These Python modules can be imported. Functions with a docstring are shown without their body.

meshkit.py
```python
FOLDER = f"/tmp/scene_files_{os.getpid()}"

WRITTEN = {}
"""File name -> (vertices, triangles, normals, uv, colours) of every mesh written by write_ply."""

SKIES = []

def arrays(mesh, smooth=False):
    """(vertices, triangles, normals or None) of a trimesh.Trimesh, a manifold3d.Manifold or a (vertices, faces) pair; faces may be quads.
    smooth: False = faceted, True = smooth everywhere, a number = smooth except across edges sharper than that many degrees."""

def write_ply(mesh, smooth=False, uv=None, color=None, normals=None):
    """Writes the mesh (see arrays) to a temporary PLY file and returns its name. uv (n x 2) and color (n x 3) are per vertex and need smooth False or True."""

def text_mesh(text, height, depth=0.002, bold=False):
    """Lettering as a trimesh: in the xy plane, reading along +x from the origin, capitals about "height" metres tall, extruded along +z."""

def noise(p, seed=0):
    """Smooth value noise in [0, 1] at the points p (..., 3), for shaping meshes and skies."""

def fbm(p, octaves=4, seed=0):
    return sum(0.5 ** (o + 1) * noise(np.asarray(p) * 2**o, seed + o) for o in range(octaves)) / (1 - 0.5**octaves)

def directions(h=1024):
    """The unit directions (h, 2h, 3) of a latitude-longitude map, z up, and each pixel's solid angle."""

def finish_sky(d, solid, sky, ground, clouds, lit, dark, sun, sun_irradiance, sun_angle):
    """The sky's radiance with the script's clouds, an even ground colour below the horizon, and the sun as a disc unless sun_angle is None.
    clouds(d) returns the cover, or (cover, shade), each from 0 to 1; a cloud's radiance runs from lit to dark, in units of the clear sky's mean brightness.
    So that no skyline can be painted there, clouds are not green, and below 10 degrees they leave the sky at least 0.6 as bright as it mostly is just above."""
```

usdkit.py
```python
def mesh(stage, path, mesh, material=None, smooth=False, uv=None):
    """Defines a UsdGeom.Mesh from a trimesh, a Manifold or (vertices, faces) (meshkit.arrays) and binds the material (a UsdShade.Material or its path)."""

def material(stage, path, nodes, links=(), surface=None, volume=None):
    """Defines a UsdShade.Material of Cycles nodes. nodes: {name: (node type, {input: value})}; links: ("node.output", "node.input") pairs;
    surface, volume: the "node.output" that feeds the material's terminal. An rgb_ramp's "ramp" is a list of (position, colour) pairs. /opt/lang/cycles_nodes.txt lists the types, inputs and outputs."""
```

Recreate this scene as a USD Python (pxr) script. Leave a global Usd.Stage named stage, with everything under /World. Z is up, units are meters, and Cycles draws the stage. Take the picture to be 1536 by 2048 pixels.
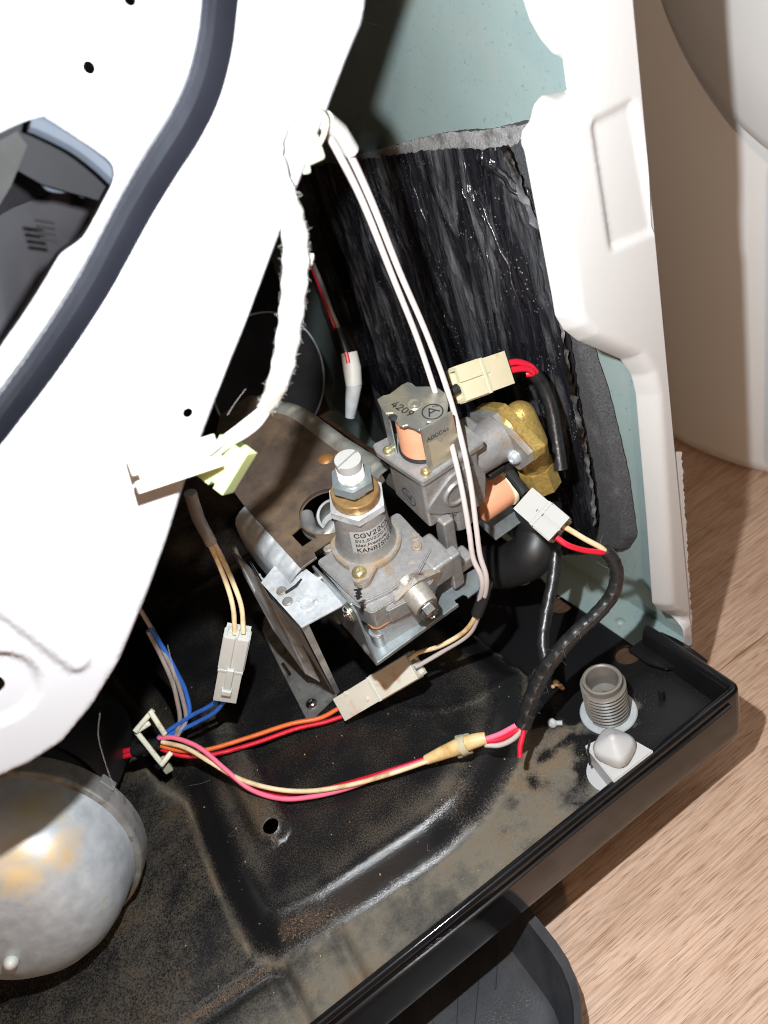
import math, random, numpy as np, trimesh, usdkit, meshkit
import manifold3d as m3
from shapely.geometry import Polygon, Point, LineString
from shapely import affinity, contains_xy
from shapely.ops import unary_union
from scipy.spatial import Delaunay
from pxr import Usd, UsdGeom, UsdLux, UsdShade, Gf, Sdf, Vt

stage = Usd.Stage.CreateInMemory()
UsdGeom.SetStageUpAxis(stage, "Z"); UsdGeom.SetStageMetersPerUnit(stage, 1.0)
UsdGeom.Xform.Define(stage, "/World"); UsdGeom.Scope.Define(stage, "/World/Looks")
rng = np.random.default_rng(7); random.seed(7)

# ---------------------------------------------------------------- camera
R = np.array([[0.8222012, -0.5051602, 0.2622972], [-0.4896077, -0.3926439, 0.7785342], [-0.2902943, -0.7685337, -0.5701624]])
FPX = 1537.0
def ray(px, py): return R @ np.array([px - 768, py - 1024, FPX]) / FPX
CAM = np.array([0, 0, .097]) - ray(1488, 1372) * .45
def P(px, py, x=None, y=None, z=None, d=None):
    "the point of the plane x=, y= or z= (or at depth d) that a photo pixel looks at"
    r = ray(px, py)
    t = d if d is not None else (x - CAM[0]) / r[0] if x is not None else (y - CAM[1]) / r[1] if y is not None else (z - CAM[2]) / r[2]
    return CAM + t * r
cam = UsdGeom.Camera.Define(stage, "/World/camera")
mm = np.eye(4); mm[0, :3] = R[:, 0]; mm[1, :3] = -R[:, 1]; mm[2, :3] = -R[:, 2]; mm[3, :3] = CAM
cam.AddTransformOp().Set(Gf.Matrix4d(mm.tolist()))
cam.CreateFocalLengthAttr(6.8); cam.CreateHorizontalApertureAttr(6.8 * 1536 / FPX)
cam.CreateFStopAttr(2.6); cam.CreateFocusDistanceAttr(.43); cam.CreateClippingRangeAttr(Gf.Vec2f(.01, 100))
cam.CreateExposureAttr(0.0)

# ---------------------------------------------------------------- light: a hand torch left of the lens, a warm room lamp behind the viewer
def lamp(name, at, radius, power, color):
    l = UsdLux.SphereLight.Define(stage, "/World/" + name)
    l.AddTranslateOp().Set(Gf.Vec3d(*map(float, at))); l.CreateRadiusAttr(radius); l.CreateNormalizeAttr(True)
    l.CreateIntensityAttr(power); l.CreateColorAttr(Gf.Vec3f(*color)); return l
lamp("torch_light", (-.204, -.082, .482), .004, 3.1, (.93, .97, 1.0))
lamp("room_lamp", (-1.3, -1.88, 1.05), .05, 20, (1, .67, .44))
fill = UsdLux.RectLight.Define(stage, "/World/added_fill")  # soft overhead fill, added for ambient light; no such lamp is seen
fill.AddTranslateOp().Set(Gf.Vec3d(-.2, -.5, 2.3)); fill.CreateWidthAttr(2.2); fill.CreateHeightAttr(2.2)
fill.CreateNormalizeAttr(True); fill.CreateIntensityAttr(3.5); fill.CreateColorAttr(Gf.Vec3f(1, .84, .68))

# ---------------------------------------------------------------- helpers: objects
used, origin = {}, {}
def numbered(path):
    n = used.get(path, -1) + 1; used[path] = n
    return path if n == 0 else f"{path}_{n:03d}"
def tag(p, label=None, cat=None, group=None, kind=None):
    for k, v in (("label", label), ("category", cat), ("group", group), ("kind", kind)):
        if v: p.SetCustomDataByKey(k, v)
    return p
def thing(name, label, cat, loc=(0, 0, 0), group=None):
    path = numbered("/World/" + name); x = UsdGeom.Xform.Define(stage, path)
    x.AddTranslateOp().Set(Gf.Vec3d(*map(float, loc))); origin[path] = np.array(loc, float)
    return tag(x.GetPrim(), label, cat, group)
def obj(name, mesh, mat, parent=None, smooth=32, label=None, **kw):
    base = str(parent.GetPath()) if parent else "/World"
    if base.count("/") > 3: base = base.rsplit("/", 1)[0]                    # never a fourth level
    path = numbered(base + "/" + name)
    if isinstance(mesh, (list, tuple)) and not isinstance(mesh[0], np.ndarray): mesh = trimesh.util.concatenate(list(mesh))
    o = next((origin[p] for p in (base, base.rsplit("/", 1)[0]) if p in origin), np.zeros(3))
    if hasattr(mesh, "to_mesh"):
        k = mesh.to_mesh(); mesh = trimesh.Trimesh(k.vert_properties[:, :3], k.tri_verts, process=False)
    mesh = mesh.copy(); mesh.vertices = mesh.vertices - o
    p = usdkit.mesh(stage, path, mesh, MAT[mat], smooth=smooth).GetPrim()
    return tag(p, label, **kw)

# ---------------------------------------------------------------- helpers: shapes
def T(mesh, at=(0, 0, 0), X=None, Z=None, Y=None):
    "a mesh placed at 'at' with its own z along Z (and x near X)"
    m = mesh.copy()
    if Z is not None or X is not None:
        if Z is None: X = np.array(X, float); X /= np.linalg.norm(X); Z = np.cross(X, Y if Y is not None else (0, 1, 0)); Z /= np.linalg.norm(Z)
        Z = np.array(Z, float); Z /= np.linalg.norm(Z)
        X = np.array(X if X is not None else ((1, 0, 0) if abs(Z[0]) < .8 else (0, 1, 0)), float)
        X = X - Z * (X @ Z); X /= np.linalg.norm(X)
        m.vertices = m.vertices @ np.stack([X, np.cross(Z, X), Z])
    m.vertices = m.vertices + np.array(at, float)
    return m
def rbox(sx, sy, sz, r=.001, seg=8):
    r = min(r, .49 * min(sx, sy, sz)); s = m3.Manifold.sphere(r, seg)
    hull = m3.Manifold.batch_hull([s.translate([a * (sx / 2 - r), b * (sy / 2 - r), c * (sz / 2 - r)]) for a in (-1, 1) for b in (-1, 1) for c in (-1, 1)])
    k = hull.to_mesh(); return trimesh.Trimesh(k.vert_properties[:, :3], k.tri_verts, process=False)
def cyl(r, h, n=32, z0=0): 
    m = trimesh.creation.cylinder(r, h, sections=n); m.vertices[:, 2] += h / 2 + z0; return m
def lathe(profile, n=40): return trimesh.creation.revolve(np.array(profile, float), sections=n)
def spline(pts, n=8):
    p = np.array(pts, float); q = np.vstack([2 * p[0] - p[1], p, 2 * p[-1] - p[-2]]); out = []
    for i in range(1, len(q) - 2):
        for t in np.linspace(0, 1, n, endpoint=False):
            a, b, c, d = q[i - 1:i + 3]
            out.append(.5 * (2 * b + (c - a) * t + (2 * a - 5 * b + 4 * c - d) * t * t + (3 * b - a - 3 * c + d) * t ** 3))
    return np.array(out + [p[-1]])
def tube(path, r, n=10, closed=True):
    p = np.array(path, float); rr = np.broadcast_to(r, len(p)).astype(float)
    t = np.gradient(p, axis=0); t /= np.maximum(np.linalg.norm(t, axis=1, keepdims=True), 1e-12)
    u = np.cross(t[0], (0, 0, 1) if abs(t[0][2]) < .9 else (1, 0, 0)); u /= np.linalg.norm(u); rows = []
    for i in range(len(p)):
        u = u - t[i] * (u @ t[i]); u /= np.linalg.norm(u); v = np.cross(t[i], u)
        a = np.linspace(0, 2 * np.pi, n, endpoint=False)
        rows.append(p[i] + rr[i] * (np.cos(a)[:, None] * u + np.sin(a)[:, None] * v))
    V = np.vstack(rows + [p[:1], p[-1:]]); F = []
    for i in range(len(p) - 1):
        for j in range(n):
            a, b = i * n + j, i * n + (j + 1) % n
            F += [[a, b, b + n], [a, b + n, a + n]]
    k = len(p) * n
    for j in range(n): F += [[k, (j + 1) % n, j], [k + 1, k - n + j, k - n + (j + 1) % n]]
    return trimesh.Trimesh(V, F, process=False)
def extrude(poly, h):
    if isinstance(poly, (list, np.ndarray)): poly = Polygon(poly)
    return trimesh.util.concatenate([trimesh.creation.extrude_polygon(g, h, engine="earcut") for g in getattr(poly, "geoms", [poly])])
def resample(ring, step):
    ls = LineString(ring); n = max(8, int(ls.length / step)); return np.array([ls.interpolate(i / n, normalized=True).coords[0] for i in range(n)])
def smooth_ring(pts, n=6, closed=True):
    p = np.array(pts, float); q = np.vstack([p[-1], p, p[0], p[1]]); out = []
    for i in range(1, len(q) - 2):
        for t in np.linspace(0, 1, n, endpoint=False):
            a, b, c, d = q[i - 1:i + 3]
            out.append(.5 * (2 * b + (c - a) * t + (2 * a - 5 * b + 4 * c - d) * t * t + (3 * b - a - 3 * c + d) * t ** 3))
    return np.array(out)
def sheet(poly, step, fn, thick=None, edge_step=None):
    "a thin sheet: polygon with holes, triangulated evenly, each (u, v) lifted by fn to 3-D; thick = vector of the other face"
    es = edge_step or step; rings = [resample(poly.exterior.coords, es)] + [resample(h.coords, min(es, LineString(h.coords).length / 14)) for h in poly.interiors]
    b = poly.bounds; g = np.stack(np.meshgrid(np.arange(b[0], b[2], step), np.arange(b[1], b[3], step)), -1).reshape(-1, 2)
    g[:, 0] += (np.arange(len(g)) % 2) * step * .02
    inner = poly.buffer(-.45 * step); g = g[contains_xy(inner, g[:, 0], g[:, 1])]
    pts = np.vstack(rings + [g]); tri = Delaunay(pts).simplices
    c = pts[tri].mean(1); tri = tri[contains_xy(poly.buffer(1e-7), c[:, 0], c[:, 1])]
    a = pts[tri]; area = np.cross(a[:, 1] - a[:, 0], a[:, 2] - a[:, 0]); tri = tri[np.abs(area) > 1e-12]
    V = fn(pts); F = tri
    if thick is not None:
        n = len(V); V2 = V + np.array(thick); F = [tri, tri[:, ::-1] + n]; k = 0
        for r_ in rings:
            m = len(r_); i = np.arange(m) + k; j = (np.arange(m) + 1) % m + k; F += [np.stack([i, j, j + n], 1), np.stack([i, j + n, i + n], 1)]; k += m
        V = np.vstack([V, V2]); F = np.vstack(F)
    m = trimesh.Trimesh(V, F, process=False); return m
def sstep(a, b, x):
    t = np.clip((x - a) / (b - a), 0, 1); return t * t * (3 - 2 * t)
def seg_dist(p, line):
    "distance of points (n,2) to a polyline, and the side (+ left)"
    p = np.asarray(p); best = np.full(len(p), 1e9); side = np.zeros(len(p)); L = np.asarray(line, float)
    for a, b in zip(L[:-1], L[1:]):
        ab = b - a; t = np.clip(((p - a) @ ab) / (ab @ ab), 0, 1); d = np.linalg.norm(p - a - t[:, None] * ab, axis=1)
        s = np.sign(ab[0] * (p[:, 1] - a[1]) - ab[1] * (p[:, 0] - a[0])); k = d < best; best[k] = d[k]; side[k] = s[k]
    return best, side
def lettering(text, h, fn, bold=True, depth=.00012):
    m = meshkit.text_mesh(text, h, depth, bold); m.vertices = fn(m.vertices); return m
VIEW = R[:, 2]

# ---------------------------------------------------------------- materials
MAT = {}
def material(name, nodes, links, surface="p.BSDF"):
    MAT[name] = usdkit.material(stage, "/World/Looks/" + name, nodes, links, surface=surface)
def plain(name, color, rough=.4, metal=0., bump=0., bscale=400., spots=None, sscale=60., srange=(.55, .68), spots2=None, s2scale=25., s2range=(.6, .72), stretch=(1, 1, 1), rough2=None, var=.12, vscale=30., **kw):
    "a procedural material: base colour with slight variation, up to two layers of stains, fine bump"
    n = {"tc": ("texture_coordinate", {}), "mp": ("mapping", {"scale": stretch}), "p": ("principled_bsdf", {"metallic": metal, "roughness": rough, **kw}),
         "nv": ("noise_texture", {"scale": vscale, "detail": 5., "roughness": .6}),
         "rv": ("rgb_ramp", {"ramp": [(.3, [c * (1 - var) for c in color]), (.7, [min(1, c * (1 + var)) for c in color])]})}
    l = [("tc.object", "mp.vector"), ("mp.vector", "nv.vector"), ("nv.fac", "rv.fac")]; out = "rv.color"
    for i, (s, sc, ra) in enumerate(((spots, sscale, srange), (spots2, s2scale, s2range))):
        if s is None: continue
        n[f"ns{i}"] = ("noise_texture", {"scale": sc, "detail": 8., "roughness": .68, "distortion": .3})
        n[f"rs{i}"] = ("map_range", {"from_min": ra[0], "from_max": ra[1], "to_min": 0., "to_max": 1., "clamp": True})
        n[f"mx{i}"] = ("mix_color", {"b": s})
        l += [("tc.object", f"ns{i}.vector"), (f"ns{i}.fac", f"rs{i}.value"), (f"rs{i}.result", f"mx{i}.fac"), (out, f"mx{i}.a")]; out = f"mx{i}.result"
        if i == 0 and rough2 is not None:
            n["rr"] = ("map_range", {"from_min": 0., "from_max": 1., "to_min": rough, "to_max": rough2}); l += [("rs0.result", "rr.value"), ("rr.result", "p.roughness")]
    l.append((out, "p.base_color"))
    if bump:
        n["nb"] = ("noise_texture", {"scale": bscale, "detail": 3.}); n["b"] = ("bump", {"strength": bump, "distance": .0006})
        l += [("mp.vector", "nb.vector"), ("nb.fac", "b.height"), ("b.normal", "p.normal")]
    material(name, n, l)
plain("white_paint", (.44, .43, .42), .32, var=.015, vscale=8, bump=.04, bscale=900)
plain("bulkhead_paint", (.36, .36, .375), .35, var=.015, vscale=8, bump=.03, bscale=900, spots=(.31, .28, .24), sscale=14, srange=(.7, .9))
plain("green_paint", (.25, .325, .315), .42, var=.05, vscale=20, bump=.25, bscale=1400, spots=(.13, .15, .145), sscale=420, srange=(.60, .70), spots2=(.29, .32, .305), s2scale=18, s2range=(.52, .8))
plain("felt", (.055, .055, .058), .95, var=.5, vscale=900, bump=1., bscale=700, spots=(.35, .35, .36), sscale=1100, srange=(.66, .74), spots2=(.16, .155, .15), s2scale=30, s2range=(.55, .8))
plain("felt_dust", (.25, .25, .25), .95, var=.35, vscale=800, bump=1., bscale=700, spots=(.10, .095, .09), sscale=90, srange=(.5, .65))
plain("foil", (.62, .62, .64), .3, metal=.8, bump=.6, bscale=200, var=.2, spots=(.06, .045, .03), sscale=24, srange=(.45, .55))
plain("enamel", (.008, .008, .009), .11, var=.3, spots=(.10, .09, .08), sscale=1500, srange=(.72, .78), bump=.06, bscale=300)
plain("tray_plastic", (.030, .031, .036), .42, var=.25, vscale=60, bump=.12, bscale=600, spots=(.16, .16, .16), sscale=700, srange=(.72, .8), spots2=(.05, .05, .055), s2scale=20, s2range=(.5, .7))
plain("galvanised", (.60, .63, .65), .34, metal=.45, var=.22, vscale=90, bump=.05, bscale=300, spots=(.30, .21, .10), sscale=26, srange=(.56, .68), rough2=.6, spots2=(.30, .34, .38), s2scale=50, s2range=(.5, .75))
plain("galvanised_warm", (.42, .42, .38), .38, metal=.7, var=.25, vscale=60, bump=.05, bscale=300, spots=(.26, .155, .06), sscale=45, srange=(.48, .66), rough2=.6)
plain("galvanised_dull", (.26, .26, .255), .5, metal=.5, var=.3, vscale=70, bump=.08, bscale=400, spots=(.16, .115, .07), sscale=30, srange=(.5, .65), rough2=.7, spots2=(.10, .09, .08), s2scale=80, s2range=(.55, .7))
plain("zinc_yellow", (.50, .46, .34), .32, metal=.8, var=.2, vscale=90, spots=(.33, .34, .33), sscale=30, srange=(.45, .6), spots2=(.30, .17, .06), s2scale=60, s2range=(.62, .72))
plain("zinc_blue", (.38, .43, .45), .30, metal=.75, var=.2, vscale=120, spots=(.26, .22, .15), sscale=50, srange=(.58, .72))
plain("cast_alloy", (.285, .28, .275), .42, metal=.45, var=.14, vscale=300, bump=.28, bscale=900, spots=(.25, .165, .085), sscale=48, srange=(.55, .70), rough2=.65, spots2=(.10, .075, .055), s2scale=42, s2range=(.63, .75))
plain("cast_stained", (.30, .28, .25), .48, metal=.4, var=.2, vscale=300, bump=.3, bscale=900, spots=(.36, .20, .07), sscale=40, srange=(.48, .66), rough2=.75, spots2=(.08, .05, .03), s2scale=55, s2range=(.58, .70))
plain("brass_cast", (.48, .335, .10), .40, metal=.6, var=.25, vscale=500, bump=.45, bscale=1100, spots=(.20, .12, .04), sscale=35, srange=(.6, .8))
plain("brass_old", (.38, .24, .10), .36, metal=.65, var=.25, vscale=120, spots=(.20, .09, .03), sscale=60, srange=(.5, .65), rough2=.7, spots2=(.55, .50, .42), s2scale=150, s2range=(.66, .74))
plain("screw_brass", (.55, .47, .26), .30, metal=.8, var=.15, vscale=200)
plain("bolt_steel", (.62, .61, .60), .2, metal=1., var=.1)
plain("rust_plate", (.085, .062, .048), .55, metal=.25, var=.4, vscale=50, bump=.15, bscale=500, spots=(.17, .115, .07), sscale=34, srange=(.48, .7), spots2=(.35, .33, .30), s2scale=420, s2range=(.70, .76))
plain("rust_orange", (.30, .14, .04), .5, metal=.4, var=.3, vscale=90)
plain("coil_tape", (.74, .34, .20), .38, var=.08, vscale=40, stretch=(1, 1, 18), spots=(.45, .17, .08), sscale=40, srange=(.6, .78), bump=.15, bscale=300)
plain("coil_rim", (.72, .70, .52), .35, var=.2, vscale=90)
plain("black_rubber", (.012, .012, .013), .45, var=.4, spots=(.08, .07, .06), sscale=400, srange=(.66, .76))
plain("black_tape", (.014, .014, .015), .34, var=.5, vscale=150, bump=.5, bscale=260, spots=(.12, .11, .10), sscale=330, srange=(.64, .74))
plain("nylon_white", (.56, .55, .515), .5, var=.03, spots=(.55, .38, .16), sscale=34, srange=(.68, .86), subsurface_weight=.15, subsurface_scale=.002)
plain("nylon_bright", (.31, .305, .29), .6, var=.03, specular_ior_level=.2)
plain("nylon_aged", (.50, .44, .30), .40, var=.06, spots=(.42, .22, .05), sscale=55, srange=(.64, .78), subsurface_weight=.15, subsurface_scale=.002)
plain("nylon_stained", (.66, .61, .52), .40, var=.05, spots=(.50, .27, .09), sscale=48, srange=(.56, .74), subsurface_weight=.15, subsurface_scale=.002)
plain("nylon_lime", (.50, .56, .24), .34, var=.06, transmission_weight=.25, ior=1.45, subsurface_weight=.3, subsurface_scale=.004)
plain("nylon_clear", (.36, .355, .25), .34, var=.05, transmission_weight=.2, ior=1.45, subsurface_weight=.3, subsurface_scale=.004)
plain("clip_cream", (.52, .50, .37), .42, var=.12, spots=(.22, .15, .07), sscale=70, srange=(.52, .68))
plain("wire_white", (.45, .40, .38), .36, var=.03, spots=(.55, .30, .10), sscale=26, srange=(.66, .78))
plain("wire_aged", (.74, .60, .38), .40, var=.15, vscale=60, spots=(.42, .22, .05), sscale=45, srange=(.5, .7))
plain("wire_red", (.62, .012, .035), .34, var=.12, vscale=60)
plain("wire_pink", (.82, .16, .26), .36, var=.08, vscale=60)
plain("wire_orange", (.72, .14, .03), .36, var=.15, vscale=60, spots=(.25, .07, .03), sscale=70, srange=(.62, .74))
plain("wire_blue", (.03, .13, .50), .36, var=.2, vscale=60)
plain("wire_gray", (.30, .26, .24), .45, var=.25, vscale=60)
plain("tape_tan", (.70, .50, .24), .42, var=.12, vscale=90, spots=(.50, .28, .08), sscale=70, srange=(.5, .7), bump=.2, bscale=300)
plain("sleeve_white", (.30, .29, .275), .75, var=.05, bump=.4, bscale=900, spots=(.15, .115, .075), sscale=45, srange=(.50, .74))
plain("lint", (.26, .25, .24), .9, var=.2, vscale=80)
plain("hair", (.20, .18, .16), .6, var=.2)
plain("plastic_white", (.44, .435, .43), .33, var=.02, spots=(.6, .57, .52), sscale=60, srange=(.7, .85))
plain("plastic_grey", (.17, .155, .135), .40, var=.10, vscale=120, bump=.1)
plain("washer_grey", (.42, .44, .45), .55, var=.12, vscale=120, spots=(.2, .2, .2), sscale=120, srange=(.6, .72))
plain("ink", (.012, .012, .014), .5, var=.1)
plain("ink_blue", (.03, .035, .06), .5, var=.1)
plain("paper_label", (.40, .40, .39), .42, metal=.2, var=.05)
plain("plate_label", (.46, .42, .30), .35, metal=.6, var=.12)
plain("teal", (.10, .42, .50), .4, var=.2)
plain("thread_white", (.72, .70, .68), .42, var=.05, spots=(.40, .30, .16), sscale=120, srange=(.52, .66))
plain("thread_blue", (.55, .72, .82), .42, var=.06)
plain("gasket_orange", (.25, .115, .05), .7, var=.25, vscale=200)
plain("duct_grey", (.030, .029, .032), .7, specular_ior_level=.06, var=.25, vscale=12, spots=(.06, .06, .06), sscale=800, srange=(.74, .8))
plain("groove_seal_shaded", (.0035, .0038, .006), .7, specular_ior_level=.08, var=.2, vscale=40)  # inner half of the seal, darkened to stand for its shaded side
plain("divider_black", (.004, .004, .005), .6, specular_ior_level=.08, var=.3, spots=(.07, .07, .07), sscale=900, srange=(.70, .76))
plain("duct_pale", (.012, .0115, .011), .6, specular_ior_level=.1, var=.3, vscale=90)
plain("groove_seal_lit", (.030, .032, .040), .7, specular_ior_level=.1, var=.3, vscale=30)  # outer half of the same seal, light falling on it painted as paler grey
plain("duct_edge", (.035, .042, .052), .3, var=.1)
plain("motor_black", (.02, .02, .022), .5, var=.3, spots=(.07, .065, .06), sscale=200, srange=(.6, .75))
plain("steel_dark", (.045, .043, .045), .35, metal=.5, var=.3)
plain("bin_plastic", (.74, .73, .71), .28, var=.015, vscale=5)
plain("dust_lump", (.42, .28, .15), .9, var=.35, vscale=300)

# dome: galvanised with a few rust blooms of their own shape
pc = [(P(135, 1705, d=.405), .020, (.50, .33, .13)), (P(30, 1735, d=.40), .024, (.56, .42, .20)), (P(70, 1610, d=.415), .022, (.46, .40, .25)), (P(150, 1565, d=.425), .010, (.10, .06, .035))]
dn_ = {"ge": ("geometry", {}), "p": ("principled_bsdf", {"metallic": .25, "roughness": .46}), "n1": ("noise_texture", {"scale": 70., "detail": 8., "roughness": .68}),
    "n3": ("noise_texture", {"scale": 140., "detail": 6.}), "base": ("rgb_ramp", {"ramp": [(.3, (.36, .385, .41)), (.7, (.50, .525, .55))]}), "n4": ("noise_texture", {"scale": 900., "detail": 2.}), "b": ("bump", {"strength": .12, "distance": .0005})}
dl_ = [("ge.position", "n1.vector"), ("ge.position", "n3.vector"), ("ge.position", "n4.vector"), ("n3.fac", "base.fac"), ("n4.fac", "b.height"), ("b.normal", "p.normal")]; o_ = "base.color"; tot_ = None
for k, (c, r_, col) in enumerate(pc):
    dn_[f"d{k}"] = ("vector_math", {"math_type": "distance", "vector2": tuple(c)}); dn_[f"f{k}"] = ("map_range", {"from_min": r_, "from_max": 0., "to_min": 0., "to_max": 1., "clamp": True})
    dn_[f"a{k}"] = ("math", {"math_type": "multiply_add", "value2": 1.5}); dn_[f"g{k}"] = ("map_range", {"from_min": .98, "from_max": 1.55, "to_max": .85, "clamp": True}); dn_[f"m{k}"] = ("mix_color", {"b": col})
    dl_ += [("ge.position", f"d{k}.vector1"), (f"d{k}.value", f"f{k}.value"), ("n1.fac", f"a{k}.value1"), (f"f{k}.result", f"a{k}.value3"), (f"a{k}.value", f"g{k}.value"), (f"g{k}.result", f"m{k}.fac"), (o_, f"m{k}.a")]; o_ = f"m{k}.result"
dl_.append((o_, "p.base_color")); material("dome_metal", dn_, dl_)
# base pan: black enamel under settled grey-brown dust; attribute 'dust' (mesh primvar) says how much lies where
material("pan_enamel", {"tc": ("texture_coordinate", {}), "p": ("principled_bsdf", {}), "at": ("attribute", {"attribute": "dust"}),
    "n1": ("noise_texture", {"scale": 1100., "detail": 4., "roughness": .7}), "n2": ("noise_texture", {"scale": 28., "detail": 8., "roughness": .65}), "n3": ("noise_texture", {"scale": 9., "detail": 4.}),
    "amt": ("math", {"math_type": "multiply_add", "value2": 1.1}), "sub": ("math", {"math_type": "multiply_add", "value2": .40}), "tot": ("math", {"math_type": "add"}),
    "cov": ("map_range", {"from_min": .72, "from_max": 1.22, "clamp": True}),
    "dc": ("rgb_ramp", {"ramp": [(.35, (.060, .055, .048)), (.52, (.150, .128, .096)), (.68, (.165, .11, .06))]}),
    "mix": ("mix_color", {"a": (.010, .010, .011)}), "rr": ("map_range", {"to_min": .20, "to_max": .85}), "b": ("bump", {"strength": .35, "distance": .0005})},
    [("tc.object", "n1.vector"), ("tc.object", "n2.vector"), ("tc.object", "n3.vector"), ("n1.fac", "amt.value1"), ("at.fac", "amt.value3"), ("n2.fac", "sub.value1"), ("amt.value", "sub.value3"),
     ("sub.value", "cov.value"), ("n2.fac", "dc.fac"), ("dc.color", "mix.b"), ("cov.result", "mix.fac"), ("mix.result", "p.base_color"), ("cov.result", "rr.value"), ("rr.result", "p.roughness"), ("n1.fac", "b.height"), ("b.normal", "p.normal")])
# black film: glossy, finely wrinkled along its length, specks of dust
material("black_film", {"tc": ("texture_coordinate", {}), "mp": ("mapping", {"scale": (1., 1., .20), "rotation": (.16, 0, 0)}), "p": ("principled_bsdf", {"roughness": .16}),
    "n1": ("noise_texture", {"scale": 120., "detail": 4., "roughness": .55, "distortion": .8}), "n4": ("noise_texture", {"scale": 42., "detail": 3., "distortion": 1.2}), "hs": ("math", {"math_type": "add"}), "b": ("bump", {"strength": .8, "distance": .004}),
    "v": ("voronoi_texture", {"scale": 330.}), "m": ("map_range", {"from_min": .20, "from_max": .14, "clamp": True}), "n2": ("noise_texture", {"scale": 40., "detail": 5.}), "m2": ("map_range", {"from_min": .44, "from_max": .66, "clamp": True}),
    "mul": ("math", {"math_type": "multiply"}), "n3": ("noise_texture", {"scale": 52., "detail": 7., "roughness": .7, "distortion": .9}), "m3": ("map_range", {"from_min": .48, "from_max": .80, "to_max": .8, "clamp": True}), "mx": ("math", {"math_type": "maximum"}),
    "mix": ("mix_color", {"a": (.012, .012, .015), "b": (.20, .205, .215)}), "rr": ("map_range", {"to_min": .15, "to_max": .7})},
    [("tc.object", "mp.vector"), ("mp.vector", "n1.vector"), ("mp.vector", "n4.vector"), ("n1.fac", "hs.value1"), ("n4.fac", "hs.value2"), ("hs.value", "b.height"), ("b.normal", "p.normal"), ("tc.object", "v.vector"), ("v.distance", "m.value"), ("tc.object", "n2.vector"), ("n2.fac", "m2.value"),
     ("m.result", "mul.value1"), ("m2.result", "mul.value2"), ("mp.vector", "n3.vector"), ("n3.fac", "m3.value"), ("mul.value", "mx.value1"), ("m3.result", "mx.value2"), ("mx.value", "mix.fac"), ("mix.result", "p.base_color"), ("mx.value", "rr.value"), ("rr.result", "p.roughness")])
plain("film_crease", (.014, .014, .017), .24, bump=.6, bscale=500, var=.3, specular_ior_level=.9)
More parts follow.
